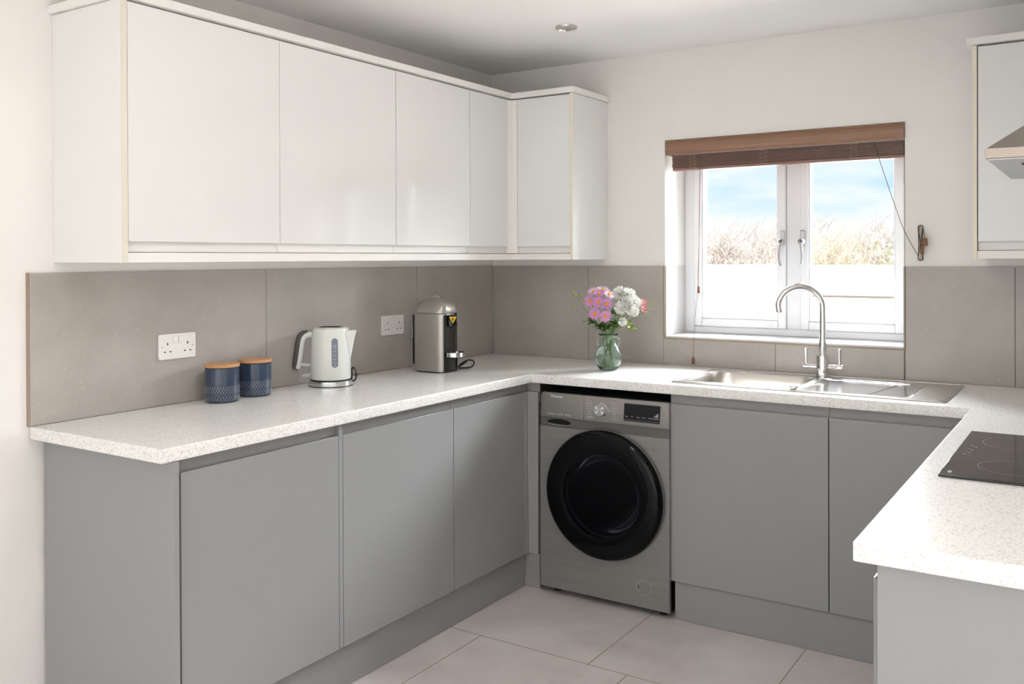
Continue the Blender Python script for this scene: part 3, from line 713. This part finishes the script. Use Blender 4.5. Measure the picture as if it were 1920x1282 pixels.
def stem_to(t, head, r=.0014, nrm=None, spread=1.0):
    head = Vector(head); off = head - VC; k = Vector((off.x, off.y, 0))
    neck = VC + k * .12 + Vector((0, 0, .140)); 
    if k.length * .12 > .020: neck = VC + k.normalized() * .020 + Vector((0, 0, .140))
    foot = VC - k.normalized() * random.uniform(.008, .024) + Vector((random.uniform(-.008, .008), random.uniform(-.008, .008), .016))
    mid = neck.lerp(head, .55) + Vector((0, 0, .006)) - (k * .05)
    pts = []
    P = [foot, neck, mid, head]
    for i in range(15):
        u = i / 14; 
        a = P[0].lerp(P[1], u); b = P[1].lerp(P[2], u); c = P[2].lerp(P[3], u); d = a.lerp(b, u); e_ = b.lerp(c, u); pts.append(d.lerp(e_, u))
    # pull through the neck
    q = min(range(15), key=lambda i: abs(pts[i].z - (WT + .14)))
    for i in range(15):
        w = math.exp(-((pts[i].z - (WT + .14)) / .05) ** 2); tgt = neck.copy(); tgt.z = pts[i].z; pts[i] = pts[i].lerp(tgt, w * .85)
    link('stem', G().tube(pts, r, 6), stem_m, t)
    return pts
def leaf(g, p, d, L_, w, droop=.3):
    d = Vector(d).normalized(); s = d.cross(Vector((0, 0, 1)));
    s = s.normalized() if s.length > .01 else Vector((1, 0, 0)); rows = []
    for u, ww in ((0, .1), (.25, .8), (.55, 1), (.8, .6), (1, .05)):
        c = Vector(p) + d * L_ * u - Vector((0, 0, droop * L_ * u * u)); rows.append([c - s * w * ww, c + Vector((0, 0, -w * .25)), c + s * w * ww])
    g.loft(rows, False, False, closed=False)
def flower(name, pos, nrm, rad, kind, lab, leaves=0):
    t = thing(name, VC + Vector((0, 0, .016)), lab, 'flower'); M = orient(pos, nrm, random.uniform(0, 1)); sd = random.randint(0, 9999)
    link('stem_', G(), stem_m, t) if False else None
    pts = stem_to(t, Vector(pos) - Vector(nrm).normalized() * .004)
    g = G()
    if kind in ('pink', 'pale'):
        petals(g, M, 15, rad, rad * .10, .10, seed=sd); petals(g, M, 13, rad * .84, rad * .095, .32, seed=sd + 1, lift=.001)
        link('petals', g, pet_pink if kind == 'pink' else pet_pale, t, smooth=80)
        c = G().lathe([(rad * .30, 0), (rad * .28, rad * .12), (rad * .15, rad * .2), (0, rad * .22)], seg=14).xf(M @ Matrix.Translation((0, 0, .0015)))
        link('centre', c, yolk, t)['label'] = 'orange yellow centre'
    else:
        for i, (n_, rr, cu) in enumerate(((15, 1.0, .10), (15, .92, .38), (14, .76, .75), (11, .56, 1.2), (8, .36, 2.0))):
            petals(g, M, n_, rad * rr, rad * .095, cu, seed=sd + i, tip=.3, lift=.001 * i, jit=.15)
        link('petals', g, pet_white if kind == 'white' else pet_pale, t, smooth=80)
    lg = G()
    for k in range(leaves):
        p = pts[random.randint(8, 12)]; a = random.uniform(0, 6.28); leaf(lg, p, (math.cos(a), math.sin(a), .5), random.uniform(.028, .042), random.uniform(.007, .012))
    if leaves: link('leaves', lg, leaf_m, t)
TO = -FWD; UP = Vector((0, 0, 1))
flower('pink_daisy', px(1107, 565, -.01), TO + UP * .3 - RT * .5, .028, 'pink', 'pink daisy at the left edge of the pink cluster', 1)
flower('pink_daisy', px(1122, 567, -.03), TO + UP * .3, .0275, 'pink', 'pink daisy in the middle of the pink cluster, upper row')
flower('pink_daisy', px(1137, 570, -.03), TO + UP * .2 + RT * .2, .0275, 'pink', 'pink daisy at the right of the pink cluster, upper row', 1)
flower('pink_daisy', px(1115, 588, -.045), TO + UP * .1 - RT * .2, .029, 'pink', 'pink daisy lowest on the left of the pink cluster', 2)
flower('pink_daisy', px(1134, 592, -.05), TO + UP * .0 + RT * .1, .028, 'pink', 'pink daisy lowest and nearest the vase mouth', 2)
flower('pink_daisy', px(1124, 551, -.01), TO * .6 + UP, .0275, 'pink', 'pink daisy highest of the deep pink ones, facing up')
flower('pale_daisy', px(1116, 548, .02), TO * .5 + UP - RT * .3, .032, 'pale', 'pale pink daisy at the top left of the bouquet', 1)
flower('pale_daisy', px(1133, 545, .025), TO * .4 + UP, .032, 'pale', 'pale pink daisy at the top behind the pink cluster')
flower('pale_daisy', px(1144, 553, .02), TO * .6 + UP * .7 + RT * .4, .030, 'pale', 'pale pink daisy between the pink and white flowers')
flower('white_chrysanthemum', px(1165, 551, -.005), TO + UP * .6 - RT * .4, .036, 'white', 'white chrysanthemum at top left of the white cluster', 1)
flower('white_chrysanthemum', px(1180, 555, -.005), TO * .7 + UP + RT * .2, .038, 'white', 'white chrysanthemum at the top of the white cluster')
flower('white_chrysanthemum', px(1190, 568, -.01), TO + RT * .8 + UP * .2, .034, 'white', 'white chrysanthemum at the right edge of the white cluster')
flower('white_chrysanthemum', px(1165, 577, -.035), TO + UP * .2 - RT * .2, .034, 'white', 'white chrysanthemum low on the left of the white cluster', 2)
flower('white_chrysanthemum', px(1180, 578, -.035), TO + RT * .4, .032, 'white', 'white chrysanthemum low on the right of the white cluster', 1)
flower('white_chrysanthemum', px(1167, 603, -.035), TO + RT * .2 - UP * .2, .022, 'white', 'small white chrysanthemum hanging lowest, just above the vase', 1)
flower('white_chrysanthemum', px(1176, 565, -.03), TO + UP * .4, .030, 'white', 'white chrysanthemum in the centre of the white cluster')
flower('white_chrysanthemum', px(1189, 584, -.02), TO + RT * .7 - UP * .2, .026, 'white', 'white chrysanthemum drooping at the lower right of the white cluster')
# coral bud with lime leaves on the right
t = thing('coral_flower', VC + Vector((0, 0, .016)), 'coral pink snapdragon-like bloom reaching out to the right of the bouquet', 'flower')
pts = stem_to(t, px(1208, 586, 0), .0013)
g = G()
for i in range(26):
    a = i * 2.4; z = i / 26; leaf(g, px(1210, 587 - 24 * z, 0) + Vector((math.cos(a) * .004, math.sin(a) * .004, 0)), (math.cos(a), math.sin(a), .9), .018 - .004 * z, .0065, .1)
link('petals', g, pet_coral, t, smooth=80)
g = G()
for (U, V, du, dv) in ((1218, 580, 1, .7), (1219, 572, 1, .9), (1203, 585, -.5, .6), (1212, 590, .6, -.3)): leaf(g, px(U, V, .004), RT * du + UP * dv, .026, .012, .1)
link('leaves', g, leaf_y, t)
# green bud sprigs on the left and small sprigs on the right
def sprig(heads, lab, m=None, r=.0058, L_=.013):
    t = thing('bud_sprig', VC + Vector((0, 0, .016)), lab, 'flower bud')
    for U, V, d in heads:
        h = px(U, V, d); stem_to(t, h, .0008)
        link('bud', G().lathe([(r * .3, 0), (r, L_ * .35), (r * .9, L_ * .7), (r * .35, L_), (0, L_ * 1.05)], seg=10).xf(orient(h - Vector((0, 0, .003)), UP - RT * .35)), m or bud_m, t, smooth=80)
sprig([(1081, 555, 0)], 'green bud on a long thin stem, middle of three at upper left')
sprig([(1076, 549, .01)], 'green bud on a long thin stem, topmost at far left')
sprig([(1092, 556, .015)], 'green bud standing closest to the pink cluster at upper left')
sprig([(1076, 575, -.01)], 'green bud on a thin stem, lowest at far left')
def leafy(pts_, lab, m):
    t = thing('leafy_sprig', VC + Vector((0, 0, .016)), lab, 'foliage')
    for U, V, d in pts_[:1]: stem_to(t, px(U, V, d), .0013)
    g = G()
    for U, V, d in pts_:
        for k in range(8):
            a = random.uniform(-1.5, 1.5); leaf(g, px(U, V, d), RT * math.sin(a) + UP * math.cos(a) * .8 + TO * random.uniform(-.6, .8), random.uniform(.02, .036), random.uniform(.007, .012), random.uniform(0, .6))
    link('leaves', g, m, t)
leafy([(1113, 606, -.02), (1120, 612, -.03), (1108, 603, 0), (1126, 614, -.01)], 'dark green leaves spilling left below the pink daisies', leaf_m)
leafy([(1150, 588, -.01), (1152, 606, -.02), (1158, 613, -.01), (1147, 612, -.02)], 'green leaves between the pink and white flowers', leaf_m)
leafy([(1138, 612, -.03), (1142, 617, -.02), (1132, 618, 0)], 'green leaves standing at the centre of the vase mouth', leaf_m)
leafy([(1177, 607, -.01), (1184, 618, -.01)], 'lime green leaf sprig hanging at the right under the white flowers', leaf_y)

# ================================================================ washing machine
wx0, wx1, WY = .6595, 1.2405, -.6225
t = thing('washing_machine', (.95, -.3, .0), 'graphite washing machine with big black round door, in the gap beside the sink unit', 'washing machine')
DC = (.963, .4505); DR = .258
link('cabinet_body', B(wx0 + .003, 1.2295, -.585, -.045, .02, .838), dark_void, t)
# front panel with a round hole for the door bowl
hole_p = [(DC[0] + .165 * math.cos(2 * math.pi * i / 48), DC[1] + .165 * math.sin(2 * math.pi * i / 48)) for i in range(48)]
fp = slab('front_panel', [[(wx0, .0275), (wx1, .0275), (wx1, .700), (wx0, .700)], hole_p], 0, .018, wm_m, None, bev=.002)
fp.parent = t; fp.data.transform(Matrix.Translation((-.95, WY + .018 + .3, 0)) @ Matrix.Rotation(R(90), 4, 'X'))
link('recessed_strip', B(wx0 + .001, wx1 - .001, WY + .005, WY + .019, .7005, .7375), wm_d, t)['label'] = 'darker recessed strip under the control panel'  # strip set back below the panel, in a darker graphite
cpn = link('control_panel', G().loft([[(x, y, z) for y, z in ((WY + .0185, .738), (WY - .002, .738), (WY - .003, .745), (WY + .001, .834), (WY + .005, .8395), (WY + .0185, .840))] for x in (.868, wx1)]), wm_f, t, bevel=.0015)
dr = link('detergent_drawer', G().loft([[(x, y + dy, z if z < .8 else z - dz) for y, z in ((WY + .0185, .738), (WY - .002, .738), (WY - .003, .745), (WY + .001, .834), (WY + .005, .8395), (WY + .0185, .840))] for x, dy, dz in ((wx0, .008, .010), (wx0 + .006, .002, .003), (wx0 + .014, 0, 0), (.8665, 0, 0))]), wm_f, t, bevel=.0015)
link('drawer_recess', G().lathe([(.012, 0), (.012, -.0016)], (0, 0, 0), 'Y', 32).xf(Matrix.Translation((.75, WY + .005, .7195)) @ Matrix.Diagonal((4.6, 1, 1, 1))), blackm, dr)
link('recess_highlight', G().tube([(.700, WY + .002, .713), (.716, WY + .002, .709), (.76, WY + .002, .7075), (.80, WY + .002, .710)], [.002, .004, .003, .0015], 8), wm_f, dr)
FR = Matrix.Rotation(R(90), 4, 'X')
def wtxt(s, size, x, z, par, y=WY - .0032, m=None, b=0): return text('printed_text', s, size, m or text_w, par, Matrix.Translation((x, y, z)) @ FR, bold=b)
wtxt('Hisense', .0175, .742, .8265, dr, WY - .0012, b=.0003)
wtxt('PureSteam  Inverter  10/6 kg', .0095, .752, .7535, dr)
for k, (zl, s) in enumerate(((.822, 'Cotton'), (.811, 'Synthetics'), (.800, 'Eco 40-60'), (.789, 'Cotton Dry'), (.778, 'Steam'), (.767, 'Wool'), (.756, 'Drain/Spin'))):
    wtxt(s, .0068, .897, zl, cpn, WY - .0028)
for k, (zl, s) in enumerate(((.822, 'Baby Care'), (.811, 'Allergy'), (.800, 'Quick 15'), (.789, 'Mix'), (.778, 'Jeans'), (.767, 'Dry'), (.756, 'Sports'))):
    wtxt(s, .0068, 1.008, zl, cpn, WY - .0028)
kn = link('program_knob', G().lathe([(.0265, 0), (.0265, -.004), (.0245, -.006), (.0245, -.020), (.0235, -.0215)], (.951, WY - .001, .790), 'Y', 48), chrome, t)
g = G().lathe([(.0233, -.0216), (.0233, -.0222), (0, -.0222)], (.951, WY - .001, .790), 'Y', 48); kd = link('knob_face', g, alu, kn)
g = G()
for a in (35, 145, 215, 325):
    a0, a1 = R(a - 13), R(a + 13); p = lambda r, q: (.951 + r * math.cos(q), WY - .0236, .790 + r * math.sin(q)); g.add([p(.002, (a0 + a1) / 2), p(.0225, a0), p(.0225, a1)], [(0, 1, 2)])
link('knob_sheen', g, mat('painted_sheen', (240, 240, 240), .45, .4), kd)  # bright wedges paint the metal's sheen onto the knob face
ds = link('display', G().loft([[(x, WY - .0045, z) for x, z in ((1.049, .755), (1.203, .755), (1.206, .8245), (1.053, .8245))], [(x, WY - .0005, z) for x, z in ((1.049, .755), (1.203, .755), (1.206, .8245), (1.053, .8245))]]), display_m, t, bevel=.001)
for k, s in enumerate(('Temp', 'Spin', 'Steam', 'Function', 'Delay End', 'Start/Pause')):
    wtxt(s, .0052, 1.063 + k * .0247 + (.004 if k > 3 else 0), .7735, ds, WY - .0048)
link('start_symbol', G().prism([(1.178, .780), (1.198, .779), (1.199, .797)], WY - .0052, WY - .0046, 'Y'), mat('display_grey', (150, 146, 140), .3), ds)
link('touch_strip', B(1.053, 1.201, WY - .0051, WY - .0046, .758, .7645), mat('display_strip', (60, 58, 58), .15), ds)
# door: ring, tinted disc, bowl
dc = (DC[0], WY, DC[1])
door = link('door', G().lathe([(DR - .012, -.001), (DR, -.004), (DR + .001, -.018), (DR - .003, -.030), (DR - .010, -.037), (DR - .020, -.0405), (.180, -.0415), (.172, -.040), (.172, -.001)], dc, 'Y', 96, cap0=False, cap1=False), wm_glass, t, smooth=30)
link('chrome_rim', G().tube([(dc[0] + (DR + .002) * math.cos(2 * math.pi * i / 96), WY - .012, dc[2] + (DR + .002) * math.sin(2 * math.pi * i / 96)) for i in range(97)], .0022, 6), wm_d, door)
link('door_window', G().lathe([(.1718, -.0405), (.15, -.0425), (.08, -.0435), (0, -.044), ], dc, 'Y', 72, cap0=False, cap1=False), wm_lens, door, smooth=60)
link('glass_bowl', G().lathe([(.160, -.003), (.150, .012), (.138, .05), (.120, .075), (.06, .088), (0, .090)], dc, 'Y', 64, cap0=False, cap1=False), wm_lens, door, smooth=60)
# rubber seal and drum behind
link('rubber_seal', G().lathe([(.164, .001), (.168, .012), (.160, .030), (.168, .034)], dc, 'Y', 64, cap0=False, cap1=False), black, t)
g = G().lathe([(.215, .13), (.215, .34), (.05, .345), (0, .345)], dc, 'Y', 64, cap0=False, cap1=False)
body = bpy.data.objects[[o.name for o in t.children if o.name.startswith('cabinet_body')][0]]
bpy.data.objects.remove(body)
sh = G().box(wx0 + .003, wx0 + .005, -.600, -.045, .02, .838).box(1.2275, 1.2295, -.600, -.045, .02, .838).box(wx0 + .005, 1.2275, -.600, -.045, .836, .838).box(wx0 + .005, 1.2275, -.600, -.045, .02, .022).box(wx0 + .005, 1.2275, -.047, -.045, .022, .836)
link('cabinet_body', sh, dark_void, t)
dm = link('drum', g, drum_m, t)
hg = G()
for i in range(9):
    for j_ in range(9):
        x = (i - 4) * .018 + (j_ % 2) * .009; z = (j_ - 4) * .016
        if math.hypot(x, z) < .09: hg.lathe([(.0035, .3445), (.0035, .3435)], (dc[0] + x, WY, dc[2] + z), 'Y', 8)
link('drum_holes', hg, dark_void, dm)
for a in (30, 150, 270):
    link('drum_paddle', G().tube([(dc[0] + .19 * math.cos(R(a)), WY + .15, dc[2] + .19 * math.sin(R(a))), (dc[0] + .175 * math.cos(R(a)), WY + .24, dc[2] + .175 * math.sin(R(a))), (dc[0] + .19 * math.cos(R(a)), WY + .33, dc[2] + .19 * math.sin(R(a)))], .018, 10), drum_m, dm)
# filter flap
ff = link('filter_flap', G().lathe([(.0285, -.0008), (.0285, -.0018), (0, -.0018)], (1.134, WY, .1085), 'Y', 40, cap0=False), wm_m, t)
link('flap_ring', G().lathe([(.0290, 0), (.0290, -.0014), (.0308, -.0014), (.0308, 0)], (1.134, WY, .1085), 'Y', 40, cap0=False, cap1=False), chrome, ff)
link('flap_slot', B(1.1085, 1.1125, WY - .0026, WY - .0019, .101, .114), black, ff)
for fx in (wx0 + .05, wx1 - .05):
    for fy in (-.56, -.1): link('foot', G().lathe([(.018, 0), (.018, .008), (.009, .010), (.009, .0195)], (fx, fy, .0005), seg=16), black, t)

# ================================================================ sink and tap
t = thing('sink', (1.7, -.31, WT), 'stainless steel inset sink with left bowl and right drainer below the window', 'sink')
bo = rrect(SB[0], SB[1], SB[2], SB[3], .075, 8); dro = rrect(1.700, 2.085, -.520, -.135, .03, 6)
outl = rrect(SX0, SX1, SY0, SY1, .018, 5)
slab('rim', [outl, bo, dro], WT + .0006, WT + .0042, steel, t, bev=.0014)
link('raised_border', G().tube([(x, y, WT + .0042) for x, y in rrect(SX0 + .010, SX1 - .010, SY0 + .010, SY1 - .010, .018, 5)] + [(SX1 - .010, SY1 - .028, WT + .0042)], .0022, 6), steel, t)
def shrink(P, d, z):
    cx = sum(p[0] for p in P) / len(P); cy = sum(p[1] for p in P) / len(P)
    hx = max(abs(p[0] - cx) for p in P); hy = max(abs(p[1] - cy) for p in P)
    return [(cx + (p[0] - cx) * (hx - d) / hx, cy + (p[1] - cy) * (hy - d) / hy, z) for p in P]
link('bowl_rim', G().loft([shrink(bo, -.006, WT + .0046), shrink(bo, -.003, WT + .0058), shrink(bo, .001, WT + .0050), shrink(bo, .003, WT + .001)], False, False), steel, t)
bw = link('bowl', G().loft([shrink(bo, .002, WT + .002), shrink(bo, .006, WT - .006), shrink(bo, .010, WT - .04), shrink(bo, .016, WT - .12), shrink(bo, .026, WT - .143), shrink(bo, .055, WT - .150), shrink(bo, .14, WT - .153)], False, True), steel_b, t, smooth=60)
link('waste', G().lathe([(.042, .001), (.042, .003), (.030, .003), (.028, .0015), (0, .0015)], (1.463, -.32, WT - .153), seg=32), chrome, bw)
db = link('drainer', G().loft([shrink(dro, -.002, WT + .0042), shrink(dro, .004, WT + .0018), shrink(dro, .010, WT - .0018), shrink(dro, .03, WT - .003)], False, True), mat('polished_drainer', (214, 214, 216), .12, 1), t)
link('drainer_crease', G().tube([(1.93, -.49, WT - .0022), (1.955, -.33, WT - .0026), (1.98, -.17, WT - .0022)], .0018, 8).tube([(1.74, -.500, WT - .0022), (2.05, -.500, WT - .0022)], .0018, 8), steel, db)
link('waste_control_knob', G().lathe([(.010, 0), (.011, .006), (.0175, .008), (.0180, .011), (0, .0125)], (1.690, -.528, WT + .0042), seg=28), chrome, t)
TX, TY = 1.683, -.088; tz = WT + .0048
t = thing('tap', (TX, TY, tz), 'tall chrome mixer tap with arched swan neck and two lever handles behind the sink', 'tap')
tb = link('body', G().lathe([(.0285, 0), (.0285, .004), (.0255, .006), (.0255, .083), (.0250, .0845), (0, .0850)], (TX, TY, tz), seg=40), chrome, t)
sd = Vector((-.90, -.436, 0)); rr = .0885; zs = 1.192
pts = [Vector((TX, TY, tz + .084)), Vector((TX, TY, 1.05)), Vector((TX, TY, 1.12)), Vector((TX, TY, zs))]
for i in range(1, 19):
    a = math.pi * (i / 18) * (172 / 180); pts.append(Vector((TX, TY, zs)) + sd * rr * (1 - math.cos(a)) + Vector((0, 0, rr * math.sin(a))))
pts.append(pts[-1] + Vector((0, 0, -.020)) - sd * .004)
link('swan_neck', G().tube(pts, [.0145] * 2 + [.0125] * (len(pts) - 2), 20), chrome, t, smooth=60)
link('aerator', G().tube([pts[-1], pts[-1] + Vector((0, 0, -.010))], .0132, 20), steel, t)
for s in (-1, 1):
    arm = G().lathe([(.0108, .022), (.0108, .052), (.0100, .053), (.0100, .055), (.0112, .056), (.0112, .077), (.0105, .079)], (0, 0, 0), 'X', 24)
    arm.xf(Matrix.Translation((TX, TY, .9525)) @ Matrix.Rotation(0 if s > 0 else math.pi, 4, 'Z'))
    h = link('arm', arm, chrome, t)
    link('handle', G().lathe([(.0055, 0), (.0060, .02), (.0075, .060), (.0080, .064), (.0080, .067), (0, .068)], (TX + s * .0665, TY, .962), seg=20), chrome, h)

# ================================================================ hob and cooker hood
t = thing('hob', (2.6, -1.375, WT), 'black ceramic hob set into the right-hand worktop', 'hob')
hg = link('glass', B(2.337, 2.860, -1.676, -1.078, WT + .0006, WT + .0066), hob_m, t, bevel=.0012)
for cx, cy, r in ((2.475, -1.53, .075), (2.475, -1.22, .095), (2.73, -1.53, .1), (2.73, -1.22, .075)):
    link('cooking_zone', G().lathe([(r, 0), (r, .0003), (r - .0015, .0003), (r - .0015, 0)], (cx, cy, WT + .0066), seg=64, cap0=False, cap1=False), hob_print, hg)
g = G()
for x, y, a, b in ((2.364, -1.30, .004, .010), (2.374, -1.315, .003, .008), (2.362, -1.345, .004, .004), (2.370, -1.36, .003, .010), (2.361, -1.385, .004, .004), (2.369, -1.40, .004, .008), (2.360, -1.42, .002, .012), (2.372, -1.43, .004, .004)):
    g.box(x - a, x + a, y - b / 2, y + b / 2, WT + .0067, WT + .0069)
link('touch_symbols', g, hob_print, hg)
link('corner_logo', B(2.352, 2.360, -1.652, -1.628, WT + .0067, WT + .0069), hob_print, hg)
t = thing('cooker_hood', (2.66, -1.38, 1.61), 'stainless steel chimney cooker hood at the right edge, above the hob', 'cooker hood')
hx0, hy0, hy1, hz0, hz1 = 2.432, -1.68, -1.08, 1.612, 1.634
link('canopy_edge', G().prism([(hx0, hy0), (2.9035, hy0), (2.9035, hy1), (hx0, hy1)], hz0, hz1), hood_edge, t, bevel=.001)
link('canopy', G().loft([[(hx0 + .002, hy0 + .002, hz1 + .0005), (2.903, hy0 + .002, hz1 + .0005), (2.903, hy1 - .002, hz1 + .0005), (hx0 + .002, hy1 - .002, hz1 + .0005)], [(2.66, -1.50, hz1 + .17), (2.903, -1.50, hz1 + .17), (2.903, -1.26, hz1 + .17), (2.66, -1.26, hz1 + .17)]]), mat('hood_steel', (150, 142, 136), .3, .8), t, bevel=.001)
link('chimney', B(2.66, 2.903, -1.50, -1.26, hz1 + .171, H - .001), steel, t, bevel=.001)
link('underside', B(hx0 + .004, 2.895, hy0 + .004, hy1 - .004, hz0 - .003, hz0 - .0005), hood_under, t)
for y in (-1.56, -1.2): link('hood_lamp', G().lathe([(.028, 0), (.028, -.003), (.02, -.004), (0, -.004)], (2.52, y, hz0 - .0035), seg=24), black, t)

# ================================================================ outside the window
def out_struct(name, g, m): o = link(name, g, m); o['kind'] = 'structure'; return o
out_struct('ground', B(-60, 40, .36, 140, -.25, -.15), paving)
tag(link('garden_wall', B(-14, 9, 9.0, 9.25, -.15, 1.285), render_w, bevel=.01), 'long white rendered garden wall seen through the window', 'garden wall')
t = thing('low_wall', (1, 5.1, -.15), 'lower white wall with brownish coping outside the right-hand pane', 'garden wall')
link('wall_face', B(.15, 3.5, 5.0, 5.25, -.15, 1.015), render_w, t); link('coping', B(.12, 3.5, 4.97, 5.28, 1.0155, 1.035), coping, t)
def bush(name, x, y, w, h, n, m, lab, lean=.5, m2=None, r=.006, cat='bush', seed=1):
    rnd = random.Random(seed); t = thing(name, (x, y, -.15), lab, cat); g = G(); lg = G()
    for i in range(n):
        bx = x + rnd.uniform(-w, w) * .55; by = y + rnd.uniform(-.5, .5); hh = h * 1.0 * rnd.uniform(.68, 1.0) * (1 - .35 * (abs(bx - x) / w) ** 2); dx = (bx - x) * lean + rnd.uniform(-.3, .3); dy = rnd.uniform(-.3, .3)
        p = [(bx, by, -.15), (bx + dx * .3, by + dy * .3, hh * .4), (bx + dx * .7, by + dy * .7, hh * .75), (bx + dx * 1.1, by + dy, hh)]
        g.tube(p, [r * 1.6, r * 1.3, r, r * .4], 4)
        for k in range(9):
            u = rnd.uniform(.3, 1); q = Vector(p[1]).lerp(Vector(p[3]), u); e_ = q + Vector((rnd.uniform(-.28, .28), rnd.uniform(-.2, .2), rnd.uniform(.05, .32))); g.tube([q, (q + e_) / 2 + Vector((0, 0, .03)), e_], [r * .7, r * .55, r * .3], 4)
            if m2:
                c = e_; a = rnd.uniform(0, 6.28); s = rnd.uniform(.025, .06); lg.add([c, c + Vector((s * math.cos(a), s * math.sin(a), s * .6)), c + Vector((0, 0, s * 1.4)), c + Vector((-s * math.cos(a), -s * math.sin(a), s * .6))], [(0, 1, 2, 3)])
    link('branches', g, m, t)
    if m2: link('foliage', lg, m2, t)
bush('bare_bush', -3.15, 12.0, 1.15, 2.02, 170, twig, 'large bare brown bush filling the middle of the left pane', seed=3)
bush('bare_bush', -2.35, 13.9, .9, 2.18, 130, twig, 'bare twiggy bush at the right side of the left pane', seed=4)
bush('leafy_bush', -3.75, 10.3, .7, 1.66, 90, twig, 'pale green low bush at the left edge of the left pane', m2=shrubg, seed=5)
bush('grass_clump', -.85, 10.3, .45, 1.75, 150, twig2, 'straw coloured clump of tall dry grass in the right pane', lean=1.1, r=.005, cat='grass', seed=6)
bush('bare_bush', -.1, 12.2, .95, 2.05, 160, twig, 'bare brown bush in the middle of the right pane', seed=8)
bush('leafy_bush', .75, 10.3, .7, 1.66, 130, twig2, 'pale yellow green bush at the right side of the right pane', m2=shrubg, seed=9)
hill = G(); N = 24
rows = []
for iy in range(10):
    y = 15 + iy * 4; rows.append([(-26 + ix * 2.2, y, -.2 + (1.5 + .9 * max(0, math.sin((ix - 9) * .2)) + .1 * math.sin(ix * 1.7 + iy)) * min(1, iy / 3.0)) for ix in range(N)])
hill.loft(rows, False, False, closed=False)
out_struct('hillside', hill, mat('pale_dune', (216, 208, 180), .95))
